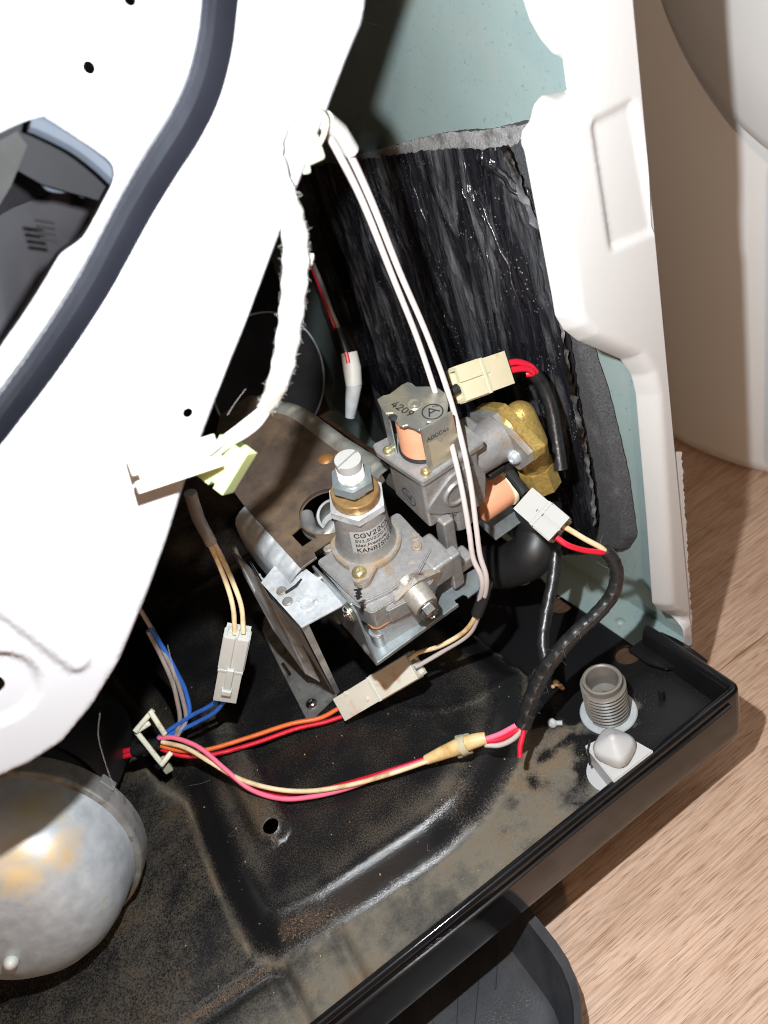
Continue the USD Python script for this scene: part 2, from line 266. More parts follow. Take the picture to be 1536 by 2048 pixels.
# wood-look floor, grain along x
material("floor_wood", {"tc": ("texture_coordinate", {}), "mp": ("mapping", {"scale": (.45, 16., 1.)}), "mp2": ("mapping", {"scale": (1., 5., 1.)}), "p": ("principled_bsdf", {"roughness": .42}),
    "n1": ("noise_texture", {"scale": 38., "detail": 6., "roughness": .6, "distortion": .25}), "n2": ("noise_texture", {"scale": 11., "detail": 4., "distortion": .5}), "n3": ("noise_texture", {"scale": 120., "detail": 3., "distortion": .2}),
    "r1": ("rgb_ramp", {"ramp": [(.28, (.36, .20, .125)), (.42, (.54, .355, .245)), (.56, (.67, .47, .35)), (.75, (.72, .53, .41))]}),
    "r2": ("rgb_ramp", {"ramp": [(.3, (.82, .80, .78)), (.7, (1., 1., 1.))]}), "mul": ("mix_color", {"blend_type": "multiply", "fac": 1.}),
    "d": ("map_range", {"from_min": .435, "from_max": .365, "clamp": True, "to_max": .75}), "pore": ("mix_color", {"b": (.20, .105, .06)}), "b": ("bump", {"strength": .25, "distance": .0006})},
    [("tc.object", "mp.vector"), ("tc.object", "mp2.vector"), ("mp.vector", "n1.vector"), ("mp2.vector", "n2.vector"), ("mp.vector", "n3.vector"), ("n1.fac", "r1.fac"), ("n2.fac", "r2.fac"), ("r1.color", "mul.a"), ("r2.color", "mul.b"),
     ("n3.fac", "d.value"), ("d.result", "pore.fac"), ("mul.result", "pore.a"), ("pore.result", "p.base_color"), ("n3.fac", "b.height"), ("b.normal", "p.normal")])

# ================================================================ the setting: wood-look floor in boards
XP, YF, ZL, ZR = .020, .0573, .076, .090          # inner face of the side panel, front plane of the cabinet, ledge and raised middle of the base pan
floor = thing("floor", None, None); tag(floor, kind="structure")
obj("subfloor", T(trimesh.creation.box((5, 5, .02)), (0, 0, -.0165)), "rust_plate", floor, smooth=False)
for k in range(-8, 9):
    y0 = -.118 + .19 * k; x0 = -2.2 + .37 * (k % 4)
    for a, b in ((-2.5, x0), (x0, x0 + 1.25), (x0 + 1.25, x0 + 2.5), (x0 + 2.5, 2.5)):
        if b - a > .05: obj("board", T(rbox(b - a - .0006, .1894, .008, .0006, 4), ((a + b) / 2, y0 + .095, -.004)), "floor_wood", floor, smooth=20)

# ---------------------------------------------------------------- white bin beside the dryer
b = thing("bin", "large white plastic bin with curved base and round rim beyond the white cabinet edge", "bin", (.37, .25, 0))
def superring(cx, cy, ax, ay, z, n=72, e=2.6):
    a = np.linspace(0, 2 * np.pi, n, endpoint=False); c, s = np.cos(a), np.sin(a)
    return np.stack([cx + ax * np.sign(c) * abs(c) ** (2 / e), cy + ay * np.sign(s) * abs(s) ** (2 / e), np.full(n, z)], 1)
def loft(rings, cap=True):
    n = len(rings[0]); V = np.vstack(rings); F = []
    for i in range(len(rings) - 1):
        for j in range(n):
            a, c = i * n + j, i * n + (j + 1) % n; F += [[a, c, c + n], [a, c + n, a + n]]
    if cap == "end":
        V = np.vstack([V, rings[-1].mean(0)]); k = len(V) - 1
        for j in range(n): F += [[k, (len(rings) - 1) * n + j, (len(rings) - 1) * n + (j + 1) % n]]
    elif cap:
        V = np.vstack([V, rings[0].mean(0), rings[-1].mean(0)]); k = len(V) - 2
        for j in range(n): F += [[k, (j + 1) % n, j], [k + 1, (len(rings) - 1) * n + j, (len(rings) - 1) * n + (j + 1) % n]]
    return trimesh.Trimesh(V, F, process=False)
rings = [superring(.395, .255, .130, .150, .0015, e=2.3), superring(.395, .255, .138, .158, .006, e=2.3)]
for z, g in ((.02, .142), (.08, .145), (.2, .150), (.4, .156), (.62, .160), (.70, .158), (.715, .150)): rings.append(superring(.395, .255, g, g + .022, z, e=2.5))
obj("body", loft(rings), "bin_plastic", b, smooth=50)
disc = lathe([(0, .030), (.10, .027), (.18, .016), (.222, .004), (.2305, 0), (.2325, -.0035), (.230, -.007), (.215, -.010), (.215, -.03), (0, -.03)], 96)
obj("round_lid", T(disc, (.222, .055, .515), Z=(-1, .10, .02)), "bin_plastic", b, smooth=40)
fp = Polygon([(-.09, -.12), (.03, -.12), (.03, .13), (-.09, .13)]).buffer(.02)
obj("front_panel", T(extrude(fp, .002), (.324, .097, .16), X=(.75, -.66, 0), Z=(-.66, -.75, 0)), "bin_plastic", b, smooth=30)

# ---------------------------------------------------------------- black drip tray on the floor under the front lip
t = thing("tray", "black plastic tray with rounded corner on the floor below the dryer front", "tray", (-.32, .03, 0))
def rring(w, h, r, z, cx, cy, n=9):
    out = []
    for k, (sx, sy) in enumerate(((1, 1), (-1, 1), (-1, -1), (1, -1))):
        for a in np.linspace(k * np.pi / 2, (k + 1) * np.pi / 2, n): out.append((cx + sx * (w / 2 - r) + r * np.cos(a), cy + sy * (h / 2 - r) + r * np.sin(a), z))
    return np.array(out)
tc = (-.1695 - .17, .0275); prof = [(.296, .0015, .005), (.304, .003, .005), (.330, .032, 0), (.341, .0335, 0), (.342, .031, 0), (.3395, .030, 0), (.3375, .0315, 0), (.329, .030, 0), (.301, .0062, 0), (.288, .0042, 0), (.262, .0040, 0), (.258, .0046, 0)]
obj("basin", loft([rring(w, w * .56, .056 - (.342 - w) / 2, z, *tc) for w, z, _ in prof], cap=True), "tray_plastic", t, smooth=35)
for k in range(5):
    a = np.array([tc[0] + .03 + .025 * k, tc[1] - .075 + .012 * k, .0049]); obj("scratch_rib", tube(spline([a, a + [.03, .035, 0], a + [.05, .075, 0]]), .0003, 5), "tray_plastic", t)

# ---------------------------------------------------------------- dryer cabinet: base pan, lip, side panel, flange, insulation
cab = thing("dryer_cabinet", "open dryer cabinet with black base pan, green inner side and white front flange", "dryer", (0, 0, .05))
px = lambda pts, **k: np.array([P(*q, **k) for q in pts])
outer = [tuple(p[:2]) for p in px([(318, 1570), (374, 1606), (400, 1680), (433, 1770), (470, 1850), (505, 1912), (560, 1925), (664, 1875), (892, 1722), (965, 1655), (1010, 1582), (1040, 1529), (1058, 1450), (1050, 1350)], z=ZL)] + [(-.085, .30), (-.085, .42), (-.36, .42)]
recess = Polygon(outer).buffer(-.012).buffer(.012)
ring = np.array(recess.exterior.coords)
bead = px([(430, 1430), (545, 1655)], z=ZR)[:, :2]
groove = px([(538, 1945), (380, 2050)], z=ZL)[:, :2]; groove = np.vstack([groove, groove[1] + (groove[1] - groove[0]) * 3])
step1 = px([(672, 1868), (735, 1990)], z=ZL)[:, :2]; step2 = px([(562, 1945), (612, 2048)], z=ZL)[:, :2]
arc_c = P(880, 1290, z=ZR)[:2]
def pan_height(p):
    ins = contains_xy(recess, p[:, 0], p[:, 1]); d, _ = seg_dist(p, ring); d = np.where(ins, d, 0)
    z = ZL - (ZL - ZR) * sstep(.0, .022, d)
    d, _ = seg_dist(p, bead); z += .0075 * (1 - sstep(.007, .0150, d))
    d, _ = seg_dist(p, groove); z -= .006 * (1 - sstep(.0015, .0075, d)) * (~ins)
    for s in (step1, step2):
        d, sd = seg_dist(p, np.vstack([s[0], s[1] + (s[1] - s[0]) * .6])); z -= .0060 * (1 - sstep(.0008, .0065, d)) * (~ins)
    r_ = np.linalg.norm(p - arc_c, axis=1); z += .0018 * (1 - sstep(.0, .004, abs(r_ - .058))) * ins
    z += np.where(ins, 0, -.005 * sstep(.055, .085, p[:, 1]) * sstep(-.10, -.07, p[:, 0]))
    z += .0012 * sstep(.02, .006, p[:, 1])
    return z
holes = [(P(1256, 1312, z=.071)[:2], .0085), (P(1121, 1210, z=.071)[:2], .0085), (P(1046, 1157, z=.071)[:2], .008), (P(545, 1657, z=ZR + .004)[:2], .0052)]
pan_poly = Polygon([(-.70, .004), (-.004, .004), (-.004, .62), (-.70, .62)], [np.array(Point(*c).buffer(r_).exterior.coords) for c, r_ in holes])
def pan3(p): return np.column_stack([p, pan_height(p)])
near = pan_poly.intersection(Polygon([(-.52, 0), (0, 0), (0, .40), (-.52, .40)]))
pan = sheet(near, .0026, pan3, thick=(0, 0, -.0012)); pan_far = sheet(pan_poly.difference(near.envelope), .02, pan3, thick=(0, 0, -.0012))
n_near = len(pan.vertices); pan = trimesh.util.concatenate([pan, pan_far])
bp = obj("base_pan", pan, "pan_enamel", cab, smooth=True)
v = pan.vertices; p2 = v[:, :2]; ins = contains_xy(recess, p2[:, 0], p2[:, 1]); d, _ = seg_dist(p2, ring); nz = meshkit.fbm(np.column_stack([p2 * 45, p2[:, :1] * 0]), 4, 3)
front = sstep(.075, .035, p2[:, 1] + (p2[:, 0] + .2) * -.10)
dust = np.where(ins, -.06 + .16 * sstep(.045, .022, d) * sstep(.004, .02, d) + .16 * (nz - .5) - .22 * sstep(.028, .018, d) * sstep(.004, .010, d), .07 + .36 * front + .16 * (nz - .5))
dust += .30 * np.exp(-(d / .0020) ** 2)                                                     # dust caught on the edge of the ledge
d, _ = seg_dist(p2, bead); dust += .20 * (1 - sstep(.004, .012, d))
dust -= .55 * sstep(-.125, -.085, p2[:, 0] - .25 * (nz - .5)) * (~ins)                       # the swept corner round the foot
for (cx, cy), s_, a_ in ((P(640, 1830, z=ZR)[:2], .02, .2), (P(930, 1620, z=ZL)[:2], .025, .16), (P(350, 1560, z=ZL)[:2], .02, .18)): dust += a_ * np.exp(-((p2 - (cx, cy)) ** 2).sum(1) / s_ ** 2) * nz * 1.6
UsdGeom.PrimvarsAPI(UsdGeom.Mesh(bp)).CreatePrimvar("dust", Sdf.ValueTypeNames.FloatArray, "vertex").Set(Vt.FloatArray.FromNumpy(dust.astype(np.float32)))
def sweep(path, nrm, prof):
    rows = [np.column_stack([p[0] + n[0] * prof[:, 0], p[1] + n[1] * prof[:, 0], prof[:, 1]]) for p, n in zip(path, nrm)]
    m = len(prof); F = []
    for i in range(len(rows) - 1):
        for j in range(m):
            a, c = i * m + j, i * m + (j + 1) % m; F += [[a, c, c + m], [a, c + m, a + m]]
    return trimesh.Trimesh(np.vstack(rows), F, process=False)
lip_prof = smooth_ring([(-.0085, .0745), (-.0078, .088), (-.0062, .0950), (-.0032, .0972), (-.0010, .0962), (-.0002, .0925), (0, .074), (-.0004, .0570), (-.0018, .0562), (-.0030, .0575), (-.0034, .0745)], 4)
r_ = .007; arc = np.linspace(-np.pi / 2, 0, 9)
path = [(x, 0) for x in np.linspace(-.72, -r_, 40)] + [(-r_ + r_ * np.cos(a), r_ + r_ * np.sin(a)) for a in arc] + [(0, y) for y in np.linspace(r_ + .004, YF + .55, 30)]
nrm = [(0, -1)] * 40 + [(np.cos(a), np.sin(a)) for a in arc] + [(1, 0)] * 30
cut = 40 + 9 + 4
lip = obj("front_lip", sweep(path[:cut], nrm[:cut], lip_prof), "enamel", cab, smooth=50)
obj("edge_bead", tube([(x, -.0006, .0905 + .0006 * np.sin(x * 40)) for x in np.linspace(-.70, -.012, 60)], .0012, 8), "enamel", lip)
low_prof = lip_prof.copy(); low_prof[:, 1] = np.minimum(low_prof[:, 1], .0708); obj("side_skirt", sweep(path[cut - 1:], nrm[cut - 1:], low_prof), "enamel", cab, smooth=50)
tab = Polygon([tuple(P(*q, z=.083)[:2]) for q in [(1262, 1300), (1285, 1283), (1300, 1270), (1322, 1268), (1349, 1280), (1373, 1294), (1410, 1322), (1387, 1321), (1333, 1333), (1296, 1322)]]).buffer(.0015)
obj("corner_tab", T(extrude(tab, .002), (0, 0, .0812)), "enamel", cab)
# side panel (green inside, white outside) and its bottom flange
obj("side_panel", T(trimesh.creation.box((.0008, .56, .74)), (XP + .0004, YF + .282, .435)), "green_paint", cab, smooth=False)
obj("outer_skin", T(trimesh.creation.box((.0006, .56, .74)), (XP + .0013, YF + .282, .435)), "white_paint", cab, smooth=False)
seam = px([(1368, 1284), (1345, 1293), (1300, 1302), (1270, 1292), (1188, 1236), (1105, 1181), (1020, 1085)], z=.0725)[:, :2]
fl = Polygon([(XP, seam[0][1] - .004)] + [tuple(q) for q in seam] + [(seam[-1][0], .60), (XP, .60)])
ff = obj("floor_flange", T(extrude(fl, .0009), (0, 0, .0716)), "green_paint", cab)
rv = P(1240, 1243, z=.0726); obj("rivet", T(lathe([(0, .0016), (.0016, .0013), (.0028, .0007), (.0032, 0), (0, 0)], 20), rv), "green_paint", ff, smooth=40)
obj("back_panel", T(trimesh.creation.box((.75, .001, .74)), (-.355, .62, .435)), "steel_dark", cab, smooth=False)
# front flange
fo = px([(1266, -60), (1265, 0), (1325, 640), (1385, 1290), (1369, 1293), (1367, 1246), (1342, 1236), (1331, 1222), (1322, 1060), (1303, 800), (1294, 760), (1272, 728), (1185, 690), (1158, 668), (1142, 640), (1136, 600), (1084, 305), (1077, 287), (1079, 262), (1096, 240), (1103, 210), (1118, 190), (1171, 180), (1163, 112), (1143, 103), (1120, 75), (1098, 35), (1084, -10), (1078, -60)], y=YF)[:, [0, 2]]
fpoly = Polygon(fo).buffer(.0012).buffer(-.0024).buffer(.0012)
inner_edge = px([(1367, 1246), (1342, 1236), (1331, 1222), (1322, 1060), (1303, 800), (1294, 760), (1272, 728), (1185, 690), (1158, 668), (1142, 640), (1136, 600), (1084, 305), (1077, 287), (1079, 262), (1096, 240), (1103, 210), (1118, 190), (1171, 180), (1163, 112), (1143, 103), (1120, 75), (1098, 35), (1084, -10), (1078, -60)], y=YF)[:, [0, 2]]
rec = Polygon([tuple(P(*q, y=YF)[[0, 2]]) for q in [(1196, 252), (1262, 217), (1302, 455), (1230, 485)]]).buffer(.0025)
rec_ring = np.array(rec.exterior.coords)
def flange3(p):
    d, _ = seg_dist(p, inner_edge); y = YF + .010 * np.clip(1 - d / .0085, 0, 1) ** 2.2
    di, _ = seg_dist(p, rec_ring); ir = contains_xy(rec, p[:, 0], p[:, 1]); sd = np.where(ir, di, -di); y = y + .0022 * sstep(-.0018, .0022, sd)
    top = (p[:, 1] > .40); return np.column_stack([p[:, 0], y, p[:, 1]])
fm = sheet(fpoly, .0016, flange3, thick=(0, .0009, 0))
fg = obj("front_flange", fm, "white_paint", cab, smooth=45)
le = [(1344 + 41 * k / 39, 905 + 385 * k / 39) for k in range(40)]
re_ = [(1364 + 23 * k / 79 + rng.uniform(-2.2, 1.6), 903 + 388 * k / 79 + rng.uniform(-1.5, 1.5)) for k in range(80)]
rag = Polygon([tuple(P(*q, y=YF + .0012)[[0, 2]]) for q in le + re_[::-1]]).buffer(0); rag = max(getattr(rag, "geoms", [rag]), key=lambda g: g.area)
obj("chipped_edge", T(extrude(rag, .0008), (0, YF + .0022, 0), X=(1, 0, 0), Z=(0, -1, 0)), "white_paint", fg, smooth=False, label="ragged strip of chipped white paint along the lower outer edge")
# felt pad and black film
to_panel = lambda pts, x: px(pts, x=x)[:, [1, 2]]
felt_p = Polygon(to_panel([(1064, 250), (1110, 470), (1165, 690), (1200, 800), (1216, 860), (1240, 960), (1258, 1082), (1242, 1108), (1150, 1120), (1010, 1100), (800, 1000), (700, 800), (620, 560), (560, 345), (700, 318), (850, 279), (900, 270), (960, 268), (1020, 254)], XP - .008))
jag = resample(felt_p.exterior.coords, .0015); jag = jag + .0008 * (rng.random(jag.shape) - .5); felt_p = Polygon(jag).buffer(0)
def felt3(p):
    d, _ = seg_dist(p, np.array(felt_p.exterior.coords)); return np.column_stack([XP - .001 - .0065 * sstep(0, .004, d) + .0008 * (meshkit.fbm(np.column_stack([p * 400, p[:, :1]]), 2) - .5), p])
fe = obj("felt_pad", sheet(felt_p, .003, felt3, thick=(.0009, 0, 0)), "felt", cab, smooth=True)
dust_p = Polygon(to_panel([(1064, 246), (1030, 250), (960, 261), (900, 264), (850, 273), (760, 298), (690, 316), (690, 334), (760, 324), (850, 304), (905, 294), (950, 296), (985, 304), (1010, 296), (1040, 285)], XP - .0076))
jag = resample(dust_p.exterior.coords, .0012); dust_p = Polygon(jag + .0012 * (rng.random(jag.shape) - .5)).buffer(0)
dust_p = max(getattr(dust_p, "geoms", [dust_p]), key=lambda g: g.area)
obj("dusty_edge", sheet(dust_p, .002, lambda p: np.column_stack([XP - .0080 - .0012 * meshkit.fbm(np.column_stack([p * 500, p[:, :1]]), 3), p]), thick=(.0008, 0, 0)), "felt_dust", fe, smooth=True)
film_px = [(1018, 290), (1032, 330), (1050, 375), (1068, 410), (1092, 450), (1102, 500), (1118, 560), (1128, 610), (1140, 680), (1152, 760), (1166, 830), (1176, 900), (1192, 960), (1197, 1040), (1190, 1095), (1130, 1112), (1000, 1090), (880, 1010), (800, 930), (745, 830), (700, 720), (668, 620), (645, 500), (625, 400), (600, 335), (700, 322), (800, 308), (850, 300), (905, 297), (960, 300)]
film_p = Polygon(to_panel(film_px, XP - .010)); jag = resample(film_p.exterior.coords, .0025); film_p = Polygon(jag + .0014 * (rng.random(jag.shape) - .5)).buffer(0)
film_p = max(getattr(film_p, "geoms", [film_p]), key=lambda g: g.area)
creases = [(to_panel(a, XP - .010), h, w) for a, h, w in [
    ([(918, 300), (935, 380), (960, 480), (980, 560), (990, 620)], .0020, .0016), ([(940, 380), (975, 450), (1010, 540), (1035, 620), (1048, 680)], .0022, .0016), ([(815, 310), (835, 420), (870, 500), (905, 640)], .0014, .002),
    ([(950, 310), (1000, 350), (1050, 405), (1068, 420)], .0022, .0018), ([(965, 310), (1010, 355), (1060, 400)], .0018, .0014), ([(850, 560), (885, 640), (905, 690), (925, 740)], .0012, .0014), ([(760, 470), (790, 560), (815, 640)], .0010, .002),
    ([(690, 450), (720, 600), (760, 720)], .0012, .002), ([(1000, 560), (1010, 650), (985, 720)], .0008, .0016), ([(1100, 560), (1060, 640), (1040, 720)], .0008, .0016)]]
def film3(p):
    q = np.column_stack([p[:, 0] * 90 + p[:, 1] * 14, p[:, 1] * 16, p[:, 0] * 0]); x = XP - .0092 - .0046 * (meshkit.fbm(q, 4, 5) - .3) - .0022 * (meshkit.fbm(q * [2.6, 1.2, 1], 3, 9) - .5)
    for line, h, w in creases:
        d, _ = seg_dist(p, line); x = x - h * np.exp(-(d / w) ** 2)
    return np.column_stack([x, p])
for k in range(70):
    a = rng.uniform(640, 1110); c = rng.uniform(310, 820); L_ = rng.uniform(60, 230); sl_ = rng.uniform(.16, .42)
    creases.append((to_panel([(a, c), (a + sl_ * L_ * .5 + rng.uniform(-5, 5), c + L_ * .5), (a + sl_ * L_, c + L_)], XP - .010), rng.uniform(.0004, .0016), rng.uniform(.0006, .0013)))
fi = obj("black_film", sheet(film_p, .0012, film3), "black_film", fe, smooth=True)
for line, w_ in (([(918, 302), (935, 380), (962, 480), (982, 560), (992, 640)], .0010), ([(942, 385), (975, 450), (1012, 540), (1036, 620), (1050, 690)], .0013), ([(812, 305), (826, 380), (850, 450), (868, 520)], .0008), ([(952, 310), (1000, 352), (1050, 403), (1075, 428)], .0012), ([(968, 312), (1010, 350), (1058, 395)], .0009), ([(905, 300), (920, 360), (935, 400)], .0010), ([(700, 450), (716, 520), (728, 560)], .0008), ([(880, 610), (896, 650), (908, 690)], .0007)):
    q = spline(to_panel(line, XP - .012), 10); q3 = film3(q); n_ = len(q3); obj("crease", tube(q3 + np.column_stack([.0004 * np.sin(np.arange(n_) * .7), .0005 * np.sin(np.arange(n_) * .9), np.zeros(n_)]), w_ * (.25 + .75 * np.sin(np.linspace(.15, 3.0, n_))), 8), "film_crease", fe, smooth=60)
foil_px = [(1016, 286), (1030, 286), (1052, 345), (1074, 402), (1098, 452), (1110, 520), (1126, 590), (1140, 660), (1156, 740), (1170, 815), (1186, 900), (1198, 965), (1203, 1040), (1197, 1045), (1191, 965), (1176, 900), (1161, 830), (1149, 755), (1135, 660), (1120, 585), (1104, 512), (1088, 455), (1060, 405), (1036, 350)]
foil_p = Polygon(to_panel(foil_px, XP - .010)).buffer(0); foil_p = max(getattr(foil_p, "geoms", [foil_p]), key=lambda g: g.area)
foil_m = sheet(foil_p, .0014, lambda p: np.column_stack([XP - .0125 - .0045 * meshkit.fbm(np.column_stack([p * 260, p[:, :1]]), 2, 4), p]))
obj("torn_foil", foil_m, "foil", fe, smooth=25, label="crinkled bright foil along the torn edge of the film")

# ---------------------------------------------------------------- front bulkhead
YB = YF
bk = thing("front_bulkhead", "large white pressed steel bulkhead with curved groove in front of the drum", "panel", (-.30, YB, .30))
bpx = lambda pts: px(pts, y=YB)[:, [0, 2]]
edge = bpx([(748, -60), (742, 0), (734, 45), (700, 125), (660, 230), (600, 385), (500, 650), (440, 800), (380, 958), (340, 1085), (300, 1196), (245, 1328), (190, 1418), (130, 1490), (62, 1534), (0, 1562), (-120, 1600), (-260, 1630)])
outline = Polygon(list(map(tuple, edge)) + [(-.62, edge[-1][1]), (-.62, .74), (-.05, .74), (edge[0][0] + .012, .60)])
opening = smooth_ring(bpx([(0, 268), (83, 234), (104, 237), (152, 268), (199, 300), (229, 324), (238, 344), (234, 368), (217, 403), (182, 467), (164, 488), (132, 511), (117, 532), (88, 581), (44, 649), (0, 712), (-120, 900), (-260, 700), (-200, 380)]), 4)
bholes = [(181, 134, .0019), (263, -4, .0019), (376, 826, .0019), (-14, 1378, .0042)]
bpoly = outline.difference(Polygon(opening)).difference(unary_union([Point(*bpx([(a, c)])[0]).buffer(r_) for a, c, r_ in bholes]))
gl = smooth_ring(bpx([(0, 0)]), 1) if False else spline(bpx([(474, -120), (463, 0), (452, 90), (428, 180), (391, 257), (342, 334), (290, 420), (244, 507), (194, 598), (116, 718), (37, 826), (-45, 930), (-190, 1075), (-420, 1250)]), 6)
bead1 = bpx([(-40, 1185), (20, 1215), (155, 1322)]); dish = bpx([(-12, 1380)])[0]
op_ring = np.vstack([opening, opening[:1]])
def bulk3(p):
    d, side = seg_dist(p, gl)
    y = YB + .013 * (1 - sstep(.0040, .0098, d))                                     # the groove
    y = y - .0035 * sstep(0, .002, np.where(side > 0, d - .009, 0)) * 0
    y = y + .0022 * sstep(.010, .026, d) * (side < 0)                                # shoulder outside the groove
    y = y + .0016 * (1 - sstep(.0005, .0022, abs(d - .0145))) * (side < 0) * sstep(.36, .31, p[:, 1])
    d1, _ = seg_dist(p, bead1); y = y - .0018 * (1 - sstep(.0025, .0055, d1))
    r_ = np.linalg.norm(p - dish, axis=1); y = y + .0022 * (1 - sstep(.0135, .0165, r_))
    do, _ = seg_dist(p, op_ring); y = y + .006 * np.clip(1 - do / .005, 0, 1) ** 2
    de, _ = seg_dist(p, edge); y = y + .004 * np.clip(1 - de / .0032, 0, 1) ** 2
    return np.column_stack([p[:, 0], y, p[:, 1]])
view = Polygon([(-.60, .22), (-.05, .22), (-.05, .60), (-.60, .60)])
inner_b = bpoly.intersection(view); outer_b = bpoly.difference(view)
def biggest(g): return max(getattr(g, "geoms", [g]), key=lambda q: q.area)
bm = [sheet(biggest(inner_b), .0016, bulk3, thick=(0, .0010, 0), edge_step=.0012)] + [sheet(g, .012, bulk3, thick=(0, .0010, 0)) for g in getattr(outer_b, "geoms", [outer_b])]
obj("pressed_panel", bm, "bulkhead_paint", bk, smooth=50)
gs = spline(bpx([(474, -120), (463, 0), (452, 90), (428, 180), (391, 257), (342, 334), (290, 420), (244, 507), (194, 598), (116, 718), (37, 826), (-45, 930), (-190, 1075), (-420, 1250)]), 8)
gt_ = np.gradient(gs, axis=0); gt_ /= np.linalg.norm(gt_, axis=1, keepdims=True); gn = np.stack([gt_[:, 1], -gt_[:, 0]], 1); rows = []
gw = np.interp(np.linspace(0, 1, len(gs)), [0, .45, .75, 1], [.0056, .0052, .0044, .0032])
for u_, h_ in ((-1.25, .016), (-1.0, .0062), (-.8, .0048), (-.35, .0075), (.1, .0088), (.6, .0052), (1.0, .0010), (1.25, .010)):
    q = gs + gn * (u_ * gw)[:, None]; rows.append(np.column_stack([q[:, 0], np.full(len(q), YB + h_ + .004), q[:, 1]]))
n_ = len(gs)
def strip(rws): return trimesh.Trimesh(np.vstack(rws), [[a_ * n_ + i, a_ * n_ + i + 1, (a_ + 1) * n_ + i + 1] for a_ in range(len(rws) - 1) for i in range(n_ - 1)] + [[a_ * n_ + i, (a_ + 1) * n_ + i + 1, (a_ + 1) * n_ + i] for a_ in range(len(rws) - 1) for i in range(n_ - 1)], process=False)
obj("groove_seal_shaded", strip(rows[:5]), "groove_seal_shaded", bk, smooth=50, label="inner half of the dark seal strip in the curved groove, coloured deeper as its shaded side")
obj("seal_lit_half", strip(rows[4:]), "groove_seal_lit", bk, smooth=50, label="outer half of the same seal in the curved groove, coloured paler as its lit side")
# dark grey lint duct seen through the opening
du = thing("lint_duct", "dark grey plastic duct with dusty ribs inside the bulkhead opening", "duct", (-.33, YB + .03, .40))
oc = opening.mean(0)
def duct_ring(s, y, sh=(0, 0)): q = oc + (opening - oc) * s + np.array(sh); return np.column_stack([q[:, 0], np.full(len(q), y), q[:, 1]])
obj("shell", loft([duct_ring(1.16, YB + .013), duct_ring(1.12, YB + .02), duct_ring(1.0, YB + .06, (.006, -.01)), duct_ring(.72, YB + .085, (.010, -.02)), duct_ring(.2, YB + .092)], cap="end"), "duct_grey", du, smooth=40)
up = Polygon([tuple(P(*q, y=YB + .03)[[0, 2]]) for q in [(-30, 280), (40, 240), (95, 236), (160, 272), (246, 345), (222, 402), (170, 386), (140, 378), (85, 362), (20, 325)]]).buffer(.001)
obj("dark_divider", T(extrude(up, .002), (0, YB + .031, 0), X=(1, 0, 0), Z=(0, -1, 0)), "divider_black", du)
obj("grey_tongue", T(extrude(Polygon([tuple(P(*q, y=YB + .03)[[0, 2]]) for q in [(-40, 300), (30, 262), (52, 290), (20, 370), (-40, 470)]]), .002), (0, YB + .0285, 0), X=(1, 0, 0), Z=(0, -1, 0)), "duct_pale", du)
obj("top_edge", tube(spline(px([(60, 236), (85, 246), (150, 280), (200, 318), (236, 352)], y=YB + .016)), .0042, 10), "duct_edge", du)
obj("seal_strip", tube(spline(px([(80, 262), (110, 275), (150, 296), (200, 326), (236, 350)], y=YB + .030)), .0005, 6), "plastic_white", du)
obj("wavy_clip", tube(spline(px([(85, 365), (100, 377), (128, 380), (138, 372), (152, 375), (165, 390), (170, 382), (190, 384), (205, 396), (218, 398)], y=YB + .036)), .0011, 8), "duct_edge", du)
for k in range(4): obj("vent_slot", tube(px([(70 + 3 * k, 440 + 12 * k), (108 + 2 * k, 446 + 12 * k)], y=YB + .050), .0006, 6), "duct_pale", du)
# the drum behind the bulkhead
dr = thing("drum", "dark steel dryer drum behind the white bulkhead", "drum", (-.40, .3, .60))
dm = lathe([(.0, 0), (.265, 0), (.272, .006), (.272, .17), (.268, .175), (.268, .2), (.272, .205), (.272, .40), (0, .40)], 96)
obj("shell", T(dm, (-.40, .17, .625), Z=(0, 1, 0)), "steel_dark", dr, smooth=40)

# ================================================================ burner bracket and gas valve, in the valve's own frame (mm, x along its plate, tilted towards the viewer)
def euler(a, b_, c):
    a, b_, c = np.radians([a, b_, c]); Rx = np.array([[1, 0, 0], [0, np.cos(a), -np.sin(a)], [0, np.sin(a), np.cos(a)]])
    Ry = np.array([[np.cos(b_), 0, np.sin(b_)], [0, 1, 0], [-np.sin(b_), 0, np.cos(b_)]]); Rz = np.array([[np.cos(c), -np.sin(c), 0], [np.sin(c), np.cos(c), 0], [0, 0, 1]])
    return Rz @ Ry @ Rx
VM, VO, VU = euler(16.5, -1.6, 1.1), P(756, 1327, d=.43), .001 * .43 / .44
def W(p): return VO + (np.asarray(p, float) * VU) @ VM.T
def V(qx, qy, **k):
    "valve-frame point (mm) of the plane x=, y= or z= under a photo pixel"
    o = VM.T @ (CAM - VO); d = VM.T @ ray(qx, qy); a, v_ = list(k.items())[0]; i = "xyz".index(a); t_ = (v_ * VU - o[i]) / d[i]; return (o + t_ * d) / VU
def L(m): m = m.copy(); m.vertices = W(m.vertices); return m
def z3(*pts): return [(740 + a / 3.84, 740 + c / 3.84) for a, c in pts]
def z4(*pts): return [(600 + a / 3.84, 900 + c / 3.84) for a, c in pts]
def plate_yz(poly, x, h): return T(extrude(poly, h), (x, 0, 0), X=(0, 1, 0), Z=(1, 0, 0))      # polygon in (y, z), thickness along +x
def plate_xz(poly, y, h): return T(extrude(poly, h), (0, y, 0), X=(1, 0, 0), Z=(0, -1, 0))     # polygon in (x, z), thickness along -y
def box(x0, x1, y0, y1, z0, z1, r=.8): return T(rbox(x1 - x0, y1 - y0, z1 - z0, r, 12), ((x0 + x1) / 2, (y0 + y1) / 2, (z0 + z1) / 2))
